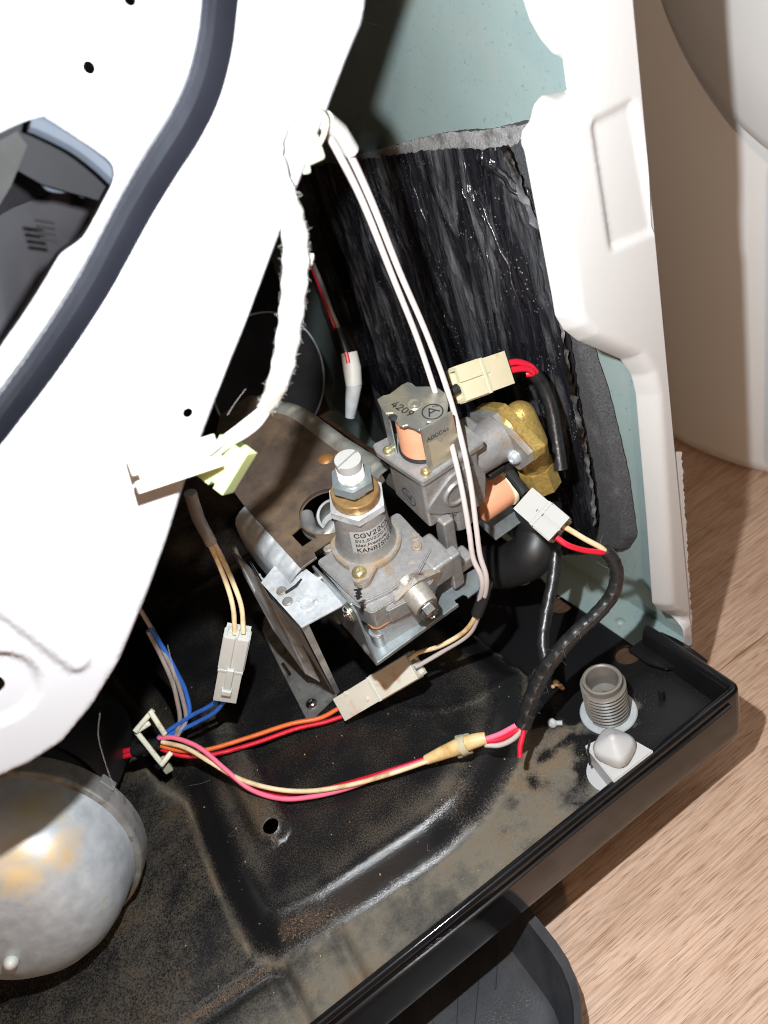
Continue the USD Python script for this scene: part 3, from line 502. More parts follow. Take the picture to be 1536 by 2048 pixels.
def slab(poly, z0, z1, r=.6):
    "polygon in (x, y) with softened upper edge"
    p = poly if isinstance(poly, Polygon) else Polygon(poly); p = p.buffer(r).buffer(-r)
    return trimesh.util.concatenate([T(extrude(p, z1 - z0 - r), (0, 0, z0)), T(extrude(p.buffer(-r * .45), r * .7), (0, 0, z1 - r)), T(extrude(p.buffer(-r), r), (0, 0, z1 - r + .01))])
def pan_head(r, h, n=20): return lathe([(0, h * .72), (r * .28, h * .78), (r * .32, h), (r * .62, h * .93), (r * .9, h * .6), (r, h * .15), (r * 1.0, 0), (0, 0)], n)
def hex_head(r, h): m = T(extrude(Polygon([(r * np.cos(a), r * np.sin(a)) for a in np.radians(np.arange(0, 360, 60))]).buffer(.08 * r), h)); return m

# ---------------------------------------------------------------- gas valve
gv = thing("gas_valve", "grey cast gas valve with two copper-wrapped coils, brass elbow and tall regulator tower", "gas valve", W((45, 20, 0)))
mp_ = Polygon([(-.6, 1), (58.5, 0.4), (59.5, 4.5), (66, 4.2), (67.5, .3), (82.5, .3), (82.5, 13.5), (74, 14.5), (74, 48), (-.6, 50)])
obj("mounting_plate", [L(T(extrude(mp_, 1.1), (0, 0, -1.1))), L(box(-.3, 59, -.4, .9, -1.4, 1.9, .3)), L(box(66.5, 82.5, .0, 1.0, -1.2, .9, .3))], "zinc_blue", gv)
sp = Polygon([(.6, -1.1), (4.6, 52), (8, 55.5), (12, 55), (51.5, 42.5), (49.5, -6), (30, -1.1)]).buffer(.6)
side = obj("side_plate", L(plate_yz(sp, -1.2, 1.2)), "zinc_blue", gv)
for q, r_ in (((637.8, 1160.4), 4.1), ((697.6, 1225.5), 4.4)):
    c = V(*q, x=-1.4); obj("screw", L(T(pan_head(r_, 3.0), c, Z=(-1, 0, 0))), "bolt_steel", side); obj("washer", L(T(cyl(r_ + 1.0, .8), c, Z=(-1, 0, 0))), "zinc_yellow", side)
for q in ((674.2, 1238.5), (732.8, 1298.4)):
    c = V(*q, x=-1.2); obj("rivet", L(T(lathe([(0, 1.8), (1.8, 1.5), (3.2, .7), (3.7, 0), (0, 0)], 24), c, Z=(-1, 0, 0))), "zinc_blue", side)
obj("lower_cover", [L(slab(Polygon([(11, 11.5), (44, 8.2), (49, 48), (9, 50)]).buffer(4.2), .1, 19, 1.0)), L(T(cyl(4.4, 12), (9.2, 11.4, .3)))], "cast_alloy", gv, smooth=40)
obj("gasket", L(T(extrude(Polygon([(11, 11.3), (45, 8.0), (50, 49), (8.6, 50)]).buffer(4.5), .8), (0, 0, 19))), "gasket_orange", gv)
body = [L(slab(Polygon([(11, 11), (47, 8.5), (57, 13), (57, 48), (7, 52), (7, 22)]).buffer(3.4), 20, 37, 1.2)), L(slab(Polygon([(9, 17), (22, 14), (43, 13), (56, 20), (57, 50), (6, 53)]).buffer(2.8), 36, 40.5, 1.4)),
        L(box(50, 66, 6, 30, 20, 38, 2.2)), L(box(62, 70, 6, 14, 6, 38, 1.5))]
body.append(L(slab(Polygon([(18, 6), (30, 4.2), (46, 5), (52, 8), (50, 14), (20, 14)]).buffer(1.2), 21, 34, 1.4)))
reg = obj("regulator_body", body, "cast_alloy", gv, smooth=40)
for q, z in (((656, 1094), 42), ((833, 1091), 42), ((824, 1128), 40), ((763, 1168), 38), ((829, 1072), 41), ((694, 1170), 36)):
    c = V(*q, z=z); obj("lug", [L(T(lathe([(0, 3), (2.6, 3), (3.1, 2.4), (3.5, -6), (0, -6)], 20), c - [0, 0, 3])), L(T(cyl(1.9, 1.2), c - [0, 0, .2]))], "cast_stained", reg)
obj("ink_scribble", [L(tube(spline([V(712 + 9 * math.sin(k * 2.3) * (.6 + .4 * math.sin(k)), 1172 + k * 1.15, y=9.2 - .1 * k) - [0, 2.2, 0] for k in range(20)], 5), .45, 6))], "ink", reg)
# boss with hex bolt
b0, b1 = np.array([36.2, 9, 31.5]), np.array([35.8, -5.0, 29.6]); ax = (b1 - b0) / np.linalg.norm(b1 - b0)
bs = obj("pressure_port", [L(T(lathe([(0, -4), (10.5, -4), (9.4, 1.5), (8.2, 6), (7.6, 13), (7.0, 14.2), (0, 14.2)], 36), b0, Z=ax)), L(T(extrude(Polygon([(-19, -5), (-17, -9), (14, -8), (17, 4), (2, 10), (-12, 4)]).buffer(1.2), 4.5), b0 - ax * 1.2, X=(1, 0, 0), Z=ax))], "cast_stained", gv, smooth=45)
obj("hex_bolt", [L(T(hex_head(5.4, 5), b1 + ax * .8, Z=ax, X=(.3, 0, 1))), L(T(cyl(6.0, .9), b1 + ax * .2, Z=ax)), L(T(lathe([(2.2, 4.2), (2.6, 5.6), (4.4, 5.4), (4.7, 5.0), (2.2, 3.2)], 28), b1 + ax * .8, Z=ax))], "bolt_steel", bs, smooth=25)
# tower
tz = np.array([.045, .0, 1.0]); tz /= np.linalg.norm(tz); tc0 = np.array([32.4, 46.0, 40.5]); tx = np.array([1, 0, 0])
def TW(m): return L(T(m, tc0, X=tx, Z=tz))
fp_ = unary_union([Point(0, 0).buffer(20.5, 24), unary_union([Point(0, 0).buffer(14), Point(-16.6, -20.2).buffer(5.2)]).convex_hull, unary_union([Point(0, 0).buffer(14), Point(17.5, 19).buffer(5)]).convex_hull])
tf = obj("tower_flange", TW(slab(fp_, 0, 4.2, .9)), "cast_stained", gv, smooth=40)
cs = V(718.5, 1146, z=45.5); obj("screw", L(T(pan_head(4.3, 3.0, 28), cs)), "screw_brass", tf, smooth=40)
tw = obj("regulator_tower", TW(lathe([(0, 4), (18.0, 4.1), (17.2, 5.2), (16.4, 7.5), (15.9, 11), (15.2, 22), (14.6, 34.5), (14.2, 36), (0, 36)], 56)), "cast_alloy", gv, smooth=40)
obj("hex_crown", TW(T(hex_head(15.2, 4.6), (0, 0, 35.4))), "galvanised", tw, smooth=25)
obj("brass_collar", TW(T(lathe([(6, 0), (11.5, 0), (13.0, .8), (13.2, 1.6), (13.2, 6.0), (12.6, 6.8), (6, 7.0)], 48), (0, 0, 40.2))), "brass_old", tw, smooth=35)
def thread(r, z0, z1, pitch, n=30):
    prof = [(0, z0)]; z = z0
    while z < z1: prof += [(r * .9, z), (r, z + pitch * .35), (r, z + pitch * .6), (r * .9, z + pitch * .95)]; z += pitch
    return lathe(prof + [(0, z)], n)
obj("adjuster_thread", TW(thread(7.6, 46.8, 57, 1.5)), "thread_blue", tw, smooth=40)
nut = [TW(T(hex_head(10.8, 5.4), (0, 0, 51.5))), TW(T(cyl(8.6, .7), (0, 0, 56.7)))]
obj("lock_nut", nut, "zinc_blue", tw, smooth=25)
obj("adjuster_thread", TW(thread(7.1, 57, 64.5, 1.6)), "thread_white", tw, smooth=40)
cap_ = m3.Manifold.cylinder(6.0, 6.9, 6.9, 40) - m3.Manifold.cube([20, 1.5, 2.2], True).translate([0, 0, 5.6]).rotate([0, 0, 14])
k = cap_.to_mesh(); obj("adjuster_cap", TW(T(trimesh.Trimesh(k.vert_properties[:, :3], k.tri_verts, process=False), (0, 0, 64.2))), "nylon_bright", tw, smooth=30)
# printed label wrapped round the tower; angle 0 faces the viewer
vd = VM.T @ (CAM - W(tc0 + [0, 0, 22])); a0 = math.atan2(vd[1], vd[0])
def wrap(zc, mid, rad_off=.10):
    def f(v_):
        th = a0 + (v_[:, 0] + mid) / 15.2; z = zc + v_[:, 1]; r = 15.98 - (z - 8) * .0495 + rad_off + v_[:, 2]
        p = np.column_stack([r * np.cos(th), r * np.sin(th), z]); X_ = np.array(tx, float) - tz * (tx @ tz); X_ /= np.linalg.norm(X_); p = p @ np.stack([X_, np.cross(tz, X_), tz]) + tc0; return W(p)
    return f
lab = sheet(Polygon([(-8.6, -9.0), (15.0, -9.0), (15.0, 9.0), (-8.6, 9.0)]).buffer(.5), 1.0, lambda p: wrap(19.5, 0, .05)(np.column_stack([p, p[:, 0] * 0])))
lb = obj("label", lab, "paper_label", tw, smooth=True)
for txt, h, z, mid in (("CGV22CK", 3.5, 24.0, -7.2), ("SV1,SV2:DC.103V", 2.1, 20.4, -7.0), ("Max.Pressure: 0.8", 2.1, 16.8, -7.0), ("KANBISHI CO", 3.1, 12.2, -7.0)):
    obj("lettering", lettering(txt, h, wrap(z, mid, .12), bold=True, depth=.03), "ink", lb, smooth=False)
# solenoid block
sb = [L(box(65.5, 104, 28, 63, 42, 82, 2.0)), L(slab(Polygon([(67, 29), (106, 29), (106, 60), (63, 66), (62, 62)]).buffer(2.2), 81, 85, .8)), L(box(97, 122, 33, 60, 48, 74, 4))]
sol = obj("solenoid_block", sb, "cast_alloy", gv, smooth=40)
arch = smooth_ring([V(*q, y=28)[[0, 2]] for q in z3((440, 1060), (560, 880), (640, 790), (760, 730), (860, 760), (870, 900), (850, 1010), (740, 1060), (600, 1085), (480, 1090))], 5)
obj("raised_arch", L(plate_xz(Polygon(arch).buffer(0), 28.3, 2.0)), "cast_alloy", sol)
bc = V(*z3((665, 940))[0], y=26.2)
obj("round_boss", L(T(lathe([(0, .4), (6.4, .4), (7.4, 1.5), (8.6, 1.5), (9.4, .2), (9.4, -2), (0, -2)], 40), bc, Z=(0, -1, 0))), "cast_alloy", sol, smooth=40)
lt = V(*z3((575, 1160))[0], y=27.6)
obj("lettering", lettering("CEV42", 3.2, lambda v_: W(np.column_stack([lt[0] + v_[:, 0] * .96, 27.6 - v_[:, 2], lt[2] + v_[:, 1]])), depth=.7), "cast_alloy", sol, smooth=False)
obj("leg_arm", [L(box(71, 79, 22, 32, 8, 46, 1.6)), L(box(69, 83, 12, 24, 6, 16, 1.8)), L(T(lathe([(0, 0), (9, 0), (10, 2), (10, 20), (0, 20)], 32), (90, 36, 22)))], "cast_alloy", sol, smooth=40)
for q in ((852, 945), (776, 902)):
    c = V(*q, z=85); obj("screw", L(T(pan_head(3.1, 2.4), c)), "screw_brass", sol, smooth=40)
sd = V(*z3((300, 975))[0], x=65.4)
obj("ink_stamp", [L(T(lathe([(5.6, 0), (6.3, 0), (6.3, .08), (5.6, .08)], 32), sd, Z=(-1, 0, 0)))] + [L(T(trimesh.creation.box((w_, .9, .1)), sd + [-.05, 0, 0] + np.array([0, oy, oz]), Z=(-1, 0, 0), X=(0, math.cos(an), math.sin(an)))) for w_, oy, oz, an in ((8, 0, 0, .9), (7, 1.5, -1, .2), (6, -2, 1, 1.9))], "ink_blue", sol, smooth=False)
# upper coil
cc = V(*z3((340, 262))[0], z=117); cx_, cy_ = cc[0] + .4, cc[1] - .6
c1 = obj("coil", L(T(lathe([(0, 0), (12.4, 0), (12.4, 24.5), (0, 24.5)], 48), (cx_, cy_, 87.5))), "coil_tape", gv, smooth=40)
obj("spool_flange", L(T(cyl(13.4, 1.6, 48), (cx_, cy_, 85.6))), "black_rubber", c1); obj("spool_flange", L(T(cyl(13.2, 2.2, 48), (cx_, cy_, 112))), "galvanised_dull", c1)
cap_px = z3((55, 225), (100, 195), (150, 185), (245, 112), (290, 92), (320, 100), (355, 128), (450, 125), (520, 135), (575, 175), (600, 250), (585, 340), (545, 365), (470, 400), (430, 402), (435, 430), (425, 455), (375, 460), (330, 440), (290, 425), (250, 432), (215, 418), (205, 380), (215, 345), (180, 330), (120, 335), (75, 270))
capp = Polygon([tuple(V(*q, z=116.5)[:2]) for q in cap_px]).buffer(.8).buffer(-.8)
cp = obj("coil_cap", L(slab(capp, 115.2, 116.7, .4)), "zinc_yellow", c1, smooth=30)
obj("cap_rivet", L(T(lathe([(0, 1.0), (1.4, 1.0), (1.9, .2), (3.6, .5), (4.2, 0), (0, 0)], 28), cc * [1, 1, 0] + [0, 0, 116.7])), "zinc_yellow", cp, smooth=40)
def flat_text(txt, h, q0, q1, z):
    a = V(*q0, z=z); c = V(*q1, z=z); u = (c - a) / np.linalg.norm(c - a); n_ = np.array([-u[1], u[0], 0])
    return lettering(txt, h, lambda v_: W(a + v_[:, :1] * u + v_[:, 1:2] * n_ + v_[:, 2:] * [0, 0, 1]), depth=.06)
obj("lettering", flat_text("4209", 4.2, z3((150, 270))[0], z3((330, 375))[0], 116.72), "ink", cp, smooth=False)
ms = V(*z3((480, 320))[0], z=116.72)
obj("stamped_mark", [L(T(lathe([(5.0, 0), (5.7, 0), (5.7, .07), (5.0, .07)], 30), ms))] + [L(tube([ms + [a, c, .05], ms + [d_, e, .05]], .38, 5)) for a, c, d_, e in ((-3.5, -2, 0, 3), (0, 3, 3, -2.5), (-2.2, 0, 2, -.4), (2, 3, 4.8, 1))], "ink", cp, smooth=False)
obj("dark_plug", L(T(lathe([(0, 1.2), (1.5, 1.2), (2.6, .8), (3.0, 0), (0, 0)], 24), V(*z3((185, 358))[0], z=114.5))), "ink", cp)
q0 = V(*z3((465, 790))[0], z=84.5); yq = q0[1] + .2; tl = V(*z3((398, 465))[0], y=yq); br = V(*z3((700, 655))[0], y=yq); tr = V(*z3((625, 330))[0], y=yq)
yoke = obj("yoke_plate", L(plate_xz(Polygon([q0[[0, 2]], br[[0, 2]], tr[[0, 2]], tl[[0, 2]]]).buffer(.5), yq + 1.0, 1.1)), "zinc_yellow", c1)
ex = (br - q0) / np.linalg.norm(br - q0); ez = (tl - q0) / np.linalg.norm(tl - q0)
def on_yoke(a, c, d_=0): return q0 + ex * a + ez * c + [0, -.1 - d_, 0]
wq = np.linalg.norm(br - q0)
pl = obj("serial_label", [L(trimesh.Trimesh([on_yoke(2.2, 3.0), on_yoke(wq - .8, 3.0), on_yoke(wq - .8, 22), on_yoke(2.2, 22)], [[0, 1, 2], [0, 2, 3]], process=False))], "plate_label", yoke, smooth=False)
obj("lettering", lettering("ADCC463", 2.6, lambda v_: W(q0 + (1.6 + v_[:, :1]) * ex + (23.5 + v_[:, 1:2]) * ez + [0, -.15, 0] - v_[:, 2:] * [0, 1, 0]), depth=.05), "ink", pl, smooth=False)
obj("yoke_strap", [L(box(cx_ - 14.2, cx_ - 13.4, cy_ + 5, cy_ + 12, 84, 116, .3)), L(box(cx_ - 5, cx_ + 6, cy_ + 13.4, cy_ + 14.4, 84, 116, .3))], "zinc_blue", c1)
# outlet arm and flanges
fcen = V(*z3((1010, 510))[0], y=41.0); fx = fcen[0] - 1.5
arm = obj("outlet_arm", [L(tube([(98, 42, 61), (112, 41.5, 61), (fx - 6, 41, fcen[2] + 1), (fx + 2, 41, fcen[2])], [14, 13.6, 14.2, 16], 28)), L(box(100, 118, 30, 54, 54, 72, 5))], "cast_alloy", gv, smooth=50)
def yz_outline(pts, x): return Polygon([tuple(V(*q, x=x)[1:]) for q in z3(*pts)])
fl_s = yz_outline([(790, 320), (870, 318), (960, 345), (1040, 430), (1140, 540), (1230, 640), (1238, 700), (1165, 750), (1080, 690), (1000, 650), (900, 560), (800, 430)], fx).buffer(1.5).buffer(-1.0)
obj("arm_flange", L(T(extrude(fl_s, 4.0), (fx - 2, 0, 0), X=(0, 1, 0), Z=(1, 0, 0))), "cast_alloy", arm, smooth=30)
fc2 = V(*z3((1120, 660))[0], x=fx - 2); obj("flange_screw", [L(T(pan_head(4.6, 4.5), fc2, Z=(-1, -.2, 0)))], "galvanised", arm, smooth=40)
be = obj("brass_flange", L(T(extrude(yz_outline([(846, 290), (930, 282), (1010, 295), (1060, 340), (1160, 460), (1300, 600), (1300, 640), (1250, 690), (1190, 640), (1000, 440), (880, 330)], fx + 4.5).buffer(2.0).buffer(-.6), 5.5), (fx + 2.3, 0, 0), X=(0, 1, 0), Z=(1, 0, 0))), "brass_cast", gv, smooth=30)
e1, e2 = V(*z3((1150, 320))[0], x=fx + 13), V(*z3((1230, 560))[0], x=fx + 13)
elbow = m3.Manifold.batch_hull([m3.Manifold.sphere(r_, 32).translate(list(c)) for c, r_ in ((e1 + [0, 0, -4], 9.4), (e2, 10.2), (e1 * [0, 1, 1] + [fx + 6, 0, -6], 9), (e2 * [0, 1, 1] + [fx + 6, 0, 0], 9))])
n0 = V(*z3((1290, 790))[0], x=fx + 19); nz_ = np.array([.1, -.32, -1.0]); nz_ /= np.linalg.norm(nz_)
oct_ = T(slab(Polygon([(12.2 * np.cos(a), 12.2 * np.sin(a)) for a in np.radians(np.arange(22.5, 382, 45))]), 0, 19, 2.2), n0 - nz_ * -10, X=(1, .35, 0), Z=-nz_)
k = elbow.to_mesh(); obj("brass_elbow", [L(trimesh.Trimesh(k.vert_properties[:, :3], k.tri_verts, process=False)), L(oct_), L(tube([e2 + [0, 0, 2], n0 - nz_ * 4], 9.5, 24))], "brass_cast", be, smooth=32)
# lower coil under the arm
l0 = V(*z3((885, 1000))[0], y=40); l1 = V(*z3((1010, 960))[0], y=40); la = np.array([1, 0, .0])
c2 = obj("lower_coil", L(T(lathe([(0, 0), (11.8, 0), (11.8, 21), (0, 21)], 48), l0 - [6, 0, 0], Z=la)), "coil_tape", gv, smooth=40)
obj("spool_rim", L(T(lathe([(0, 0), (12.6, 0), (12.9, .6), (12.7, 2.6), (11.5, 3.0), (0, 3.0)], 48), l0 + [14.2, 0, 0], Z=la)), "coil_rim", c2, smooth=40)
yb = V(*z3((1000, 1165))[0], y=36)[2]
obj("yoke_bar", [L(box(l0[0] - 4, l0[0] + 22, 27, 46, yb - 1.4, yb, .4))], "zinc_blue", c2)
obj("lead_seal", [L(tube(spline([V(1010, 925, y=33), V(1022, 945, y=30), V(1032, 965, y=27), V(1046, 978, y=24)]), [3.0] * 24 + [2.6], 10)), L(box(*(V(997, 940, y=32)[0] + np.array([-8, 4])), 30, 34, *(V(997, 940, y=32)[2] + np.array([-2.5, 2.5])), 1.0))], "black_rubber", c2, smooth=40)
ff_ = P(1062, 1105, d=.50)
fh = thing("flex_hose", "short black rubber pipe elbow in shadow below the brass elbow", "pipe", ff_)
obj("hose", tube(spline([P(1075, 1010, d=.49), P(1078, 1060, d=.495), P(1066, 1105, d=.495), P(1020, 1130, d=.51), P(970, 1135, d=.53)]), .0150, 28), "black_rubber", fh, smooth=50)

# ---------------------------------------------------------------- burner bracket
bb = thing("burner_bracket", "galvanised burner bracket with rusty brown top plate, round opening and leg", "bracket", P(640, 1400, z=ZR))
zt = V(690, 1208, x=0)[2]; zb_ = zt + 6
ring_c = V(655, 1022, z=zb_); ring_r = 17.5
brown = Polygon([tuple(V(*q, z=zb_)[:2]) for q in [(489, 1012), (602, 1137), (633, 1115), (628, 1103), (660, 1082), (720, 1010), (770, 960), (740, 905), (690, 880), (620, 830), (560, 800), (500, 790), (440, 830), (420, 920)]])
notch = Polygon([tuple(V(*q, z=zb_)[:2]) for q in [(583, 1070), (605, 1093), (632, 1075), (625, 1050), (600, 1055)]])
brown = brown.difference(Point(*ring_c[:2]).buffer(ring_r, 24)).difference(notch)
tp = obj("top_plate", L(T(extrude(max(getattr(brown, "geoms", [brown]), key=lambda g: g.area), 1.0), (0, 0, zb_ - 1))), "rust_plate", bb)
obj("opening_rim", L(T(lathe([(ring_r - .2, -3.5), (ring_r + .7, -3.5), (ring_r + .7, .3), (ring_r - .2, .3)], 48), [ring_c[0], ring_c[1], zb_])), "rust_plate", tp)
obj("front_lip", [L(tube([V(602, 1137, z=zb_), V(633, 1115, z=zb_)], .9, 8))], "rust_plate", tp)
obj("rivet", L(T(lathe([(0, 1.9), (2.2, 1.6), (4.0, .8), (4.8, 0), (0, 0)], 24), V(651, 917, z=zb_))), "rust_orange", tp, smooth=40)
obj("burner_tube", [L(T(lathe([(9, 0), (10.6, 0), (12.5, 6), (13, 30), (9, 30)], 36), V(668, 1030, z=zb_ - 9), Z=(.15, .35, -1))), L(tube(spline([V(612, 1030, z=zb_ - 8), V(622, 1062, z=zb_ - 7), V(650, 1072, z=zb_ - 6), V(670, 1050, z=zb_ - 5)]), 4.5, 14))], "galvanised_dull", bb, smooth=45)
# ribbed left and right walls, folded down from the plate
zw = zb_
lw = [(489, 1010), (510, 1036), (532, 1060), (554, 1085), (578, 1111), (602, 1137)]
A_ = [V(*q, z=zw) for q in lw]; rows = []
for i, a_ in enumerate(spline(A_, 8)):
    g = .8 * (sstep(.25, .5, abs(math.sin(i * .42))) - .5)
    rows.append([a_ + [-1.0 * k_ + 0, -.1 * k_, -d_ * 1.0 + (g if 0 < n_i < 5 else 0)] for n_i, (k_, d_) in enumerate(((-.4, .9), (1.5, .9), (5.0, 2.0), (8.5, 4.6), (10.5, 9.0), (11.2, 16), (11.4, 36)))])
rows = np.array(rows); n_r, n_c = rows.shape[:2]; F_ = []
for i in range(n_r - 1):
    for j in range(n_c - 1): q = i * n_c + j; F_ += [[q, q + n_c + 1, q + 1], [q, q + n_c, q + n_c + 1]]
lwm = trimesh.Trimesh(np.vstack([rows.reshape(-1, 3), rows.reshape(-1, 3) + [.8, 0, -.4]]), np.vstack([F_, np.array(F_)[:, ::-1] + n_r * n_c]), process=False)
obj("left_wall", L(lwm), "galvanised", bb, smooth=50)
rw = [(563, 806), (600, 818), (640, 846), (690, 882), (738, 912), (775, 940)]
A_ = [V(*q, z=zw + 2) for q in rw]; rows = []
for i, a_ in enumerate(spline(A_, 8)):
    g = .9 * (sstep(.25, .5, abs(math.sin(i * .42))) - .5)
    rows.append([a_ + [k_, .05 * k_, d_ + (g if 0 < n_i < 4 else 0)] for n_i, (k_, d_) in enumerate(((-8, -2.0), (-5.0, 0), (-1, .4), (2.5, -.6), (4.0, -3), (4.4, -26)))])
rows = np.array(rows); n_r, n_c = rows.shape[:2]; F_ = []
for i in range(n_r - 1):
    for j in range(n_c - 1): q = i * n_c + j; F_ += [[q, q + n_c + 1, q + 1], [q, q + n_c, q + n_c + 1]]
rwm = trimesh.Trimesh(np.vstack([rows.reshape(-1, 3), rows.reshape(-1, 3) - [0, 0, .7]]), np.vstack([F_, np.array(F_)[:, ::-1] + n_r * n_c]), process=False)
obj("right_wall", L(rwm), "galvanised_warm", bb, smooth=50)
tabp = Polygon([tuple(V(*q, z=zt)[:2]) for q in [(522, 1165), (603, 1255), (692, 1207), (668, 1180), (602, 1130), (560, 1118)]])
tb = obj("tab", L(T(extrude(tabp, 1.0), (0, 0, zt - 1))), "galvanised", bb)
ec = V(616, 1206, z=zt)
obj("emboss", [L(T(lathe([(2.2, 0), (2.8, .8), (4.2, .8), (5.0, 0)], 28), ec)), L(T(lathe([(0, 1.2), (1.2, 1.0), (2.0, 0), (0, 0)], 20), ec + [3.5, -2.5, 0])), L(tube([ec + [-2, 3, .4], ec + [-3.5, 6, .4]], 1.0, 8))], "galvanised", tb, smooth=45)
for q in ((563, 1182), (575, 1203)): obj("rivet", L(T(lathe([(0, .9), (2.2, .9), (2.9, .4), (3.1, 0), (0, 0)], 18), V(*q, z=zt))), "galvanised_dull", tb)
obj("ink_stroke", L(tube([V(571, 1186, z=zt + .3), V(592, 1172, z=zt + .3), V(603, 1158, z=zt + .3)], [.9, 1.0, .6], 6)), "ink", tb)
# the leg: a folded channel from the tab down to a foot on the base pan
zf = ZR + .003
t0, t1, t2 = W(V(603, 1255, z=zt - 1)), W(V(540, 1190, z=zt - 1)), W(V(498, 1060, z=zt + 2))
f0, f1, f2 = P(672, 1391, z=zf), P(640, 1362, z=zf), P(560, 1240, z=zf)
def ribbon(pts_a, pts_b, th=.0009):
    A, B = np.array(pts_a), np.array(pts_b); n = len(A); Vv = np.vstack([A, B]); F = []
    for i in range(n - 1): F += [[i, i + 1, n + i + 1], [i, n + i + 1, n + i]]
    m_ = trimesh.Trimesh(Vv, F, process=False); nn = np.array(m_.vertex_normals) * th
    m2 = trimesh.Trimesh(np.vstack([Vv, Vv + nn]), np.vstack([np.array(F), np.array(F)[:, ::-1] + 2 * n]), process=False); return m2
D0 = lambda *q: [P(a, c, d=e) for a, c, e in q]
fe0, fe1 = P(618, 1441, z=zf), P(648, 1420, z=zf)
lg = obj("leg", [ribbon([t0, t1, W(V(500, 1120, z=zt - 2))], [f0, P(648, 1352, z=zf), P(590, 1255, z=zf)]), ribbon([t0, W(V(617, 1248, z=zt - 1))], [f0, P(680, 1384, z=zf)]),
    ribbon(D0((463, 1097, .458), (505, 1178, .472), (548, 1258, .505)), D0((515, 1150, .452), (560, 1240, .476), (612, 1346, .53))), ribbon(D0((515, 1150, .452), (560, 1240, .476), (612, 1346, .53)), D0((545, 1165, .450), (590, 1255, .470), (640, 1362, .545))),
    tube(D0((468, 1095, .456), (508, 1176, .470), (550, 1258, .504)), .0014, 8), tube(D0((518, 1150, .451), (562, 1240, .475), (613, 1346, .529)), .0011, 8)], "galvanised", bb)
footp = Polygon([tuple(P(*q, z=zf)[:2]) for q in [(672, 1391), (618, 1443), (560, 1330), (527, 1262), (530, 1235), (570, 1240), (620, 1310)]]).buffer(.0008)
slot = LineString([P(565, 1327, z=zf)[:2], P(580, 1350, z=zf)[:2]]).buffer(.0013)
ft = obj("foot", T(extrude(footp.difference(slot), .001), (0, 0, zf - .0005)), "galvanised_dull", bb)
obj("screw", T(pan_head(.0046, .0034), P(624, 1409, z=zf)), "bolt_steel", ft, smooth=40)

# ================================================================ blower housing, motor
dc = P(-40, 1730, d=.50)
bh = thing("blower_housing", "rust-stained galvanised dome of the blower housing beside the base pan recess", "housing", dc)
cA, cB = P(-120, 1800, d=.452), P(130, 1655, d=.525); dax = cA - cB; dax /= np.linalg.norm(dax)
prof = [(0, .066), (.020, .0655), (.038, .0632), (.052, .0580), (.062, .0495), (.0685, .0385), (.0716, .026), (.0727, .012), (.0728, 0), (0, 0)]
dcen = P(66, 1706, d=.455); tc_ = CAM - dcen; tc_ /= np.linalg.norm(tc_); dz = np.array([-.62, -.62, -.12]); dz /= np.linalg.norm(dz); dz = .62 * dz + .38 * tc_; dz /= np.linalg.norm(dz)
DS = .83; prof = [(a * DS, b_ * DS) for a, b_ in prof]
obj("dome", T(lathe(prof, 80), dcen, Z=dz), "dome_metal", bh, smooth=50)
obj("collar", T(lathe([(a * DS, b_ * DS) for a, b_ in [(.0720, -.014), (.0776, -.014), (.0780, .000), (.0768, .0016), (.0728, .0018), (.0720, .0005)]], 80), dcen + dz * .002, Z=dz), "galvanised_dull", bh, smooth=40)
for a in (.2, 1.5, 2.7): 
    u_ = np.cross(dz, (0, 0, 1)); u_ /= np.linalg.norm(u_); w_ = np.cross(u_, dz); rd = u_ * np.cos(a) + w_ * np.sin(a)
    obj("collar_tooth", T(rbox(.002, .010, .006, .0005, 6), dcen + dz * -.008 + rd * .0788 * DS, X=rd, Z=dz), "galvanised_dull", bh)
pg = P(22, 1925, d=.412); obj("white_peg", T(lathe([(0, .006), (.0020, .0050), (.0034, .0030), (.0040, 0), (0, 0)], 20), pg, Z=-ray(22, 1925) + np.array([0, -.5, .3])), "nylon_white", bh, smooth=40)
mo = thing("motor", "black motor body half hidden between the bulkhead and the galvanised dome", "motor", dcen - dz * .1)
obj("casing", T(lathe([(0, 0), (.038, 0), (.045, .006), (.047, .014), (.047, .09), (0, .09)], 64), dcen - dz * .112 + [-.010, .006, .010], Z=dz), "motor_black", mo, smooth=45)
obj("end_ring", T(lathe([(.044, -.003), (.0495, -.003), (.0495, .004), (.044, .004)], 64), dcen - dz * .040 + [-.010, .006, .010], Z=dz), "motor_black", mo, smooth=40)

# ---------------------------------------------------------------- levelling foot and white stopper in the front corner
tb0 = P(1217, 1424, z=.0768)
lf = thing("levelling_foot", "grey-brown threaded levelling foot stem standing on a pale washer", "foot", tb0)
obj("washer", T(lathe([(.0125, 0), (.0175, 0), (.0178, .0006), (.0172, .0014), (.0125, .0016)], 48), tb0), "washer_grey", lf, smooth=40)
pf = [(0, .001)]; z = .0012
while z < .0275: pf += [(.0122, z), (.0136, z + .0010), (.0137, z + .0016), (.0122, z + .0027)]; z += .0030
pf += [(.0118, z), (.0122, z + .0016), (.0119, z + .0036), (.0108, z + .0040), (.0098, z + .0034), (.0094, z + .001), (.0092, z - .012), (.004, z - .0126), (.0038, z - .010), (.0018, z - .010), (.0016, z - .013), (0, z - .013)]
stem = lathe(pf, 56); tw_ = np.arctan2(stem.vertices[:, 1], stem.vertices[:, 0]); r2 = np.hypot(stem.vertices[:, 0], stem.vertices[:, 1]); stem.vertices[:, 2] += np.where((r2 > .0105) & (stem.vertices[:, 2] > .002) & (stem.vertices[:, 2] < .028), .0030 * tw_ / (2 * np.pi), 0)
obj("threaded_stem", T(stem, tb0 + [0, 0, .0008]), "plastic_grey", lf, smooth=40)
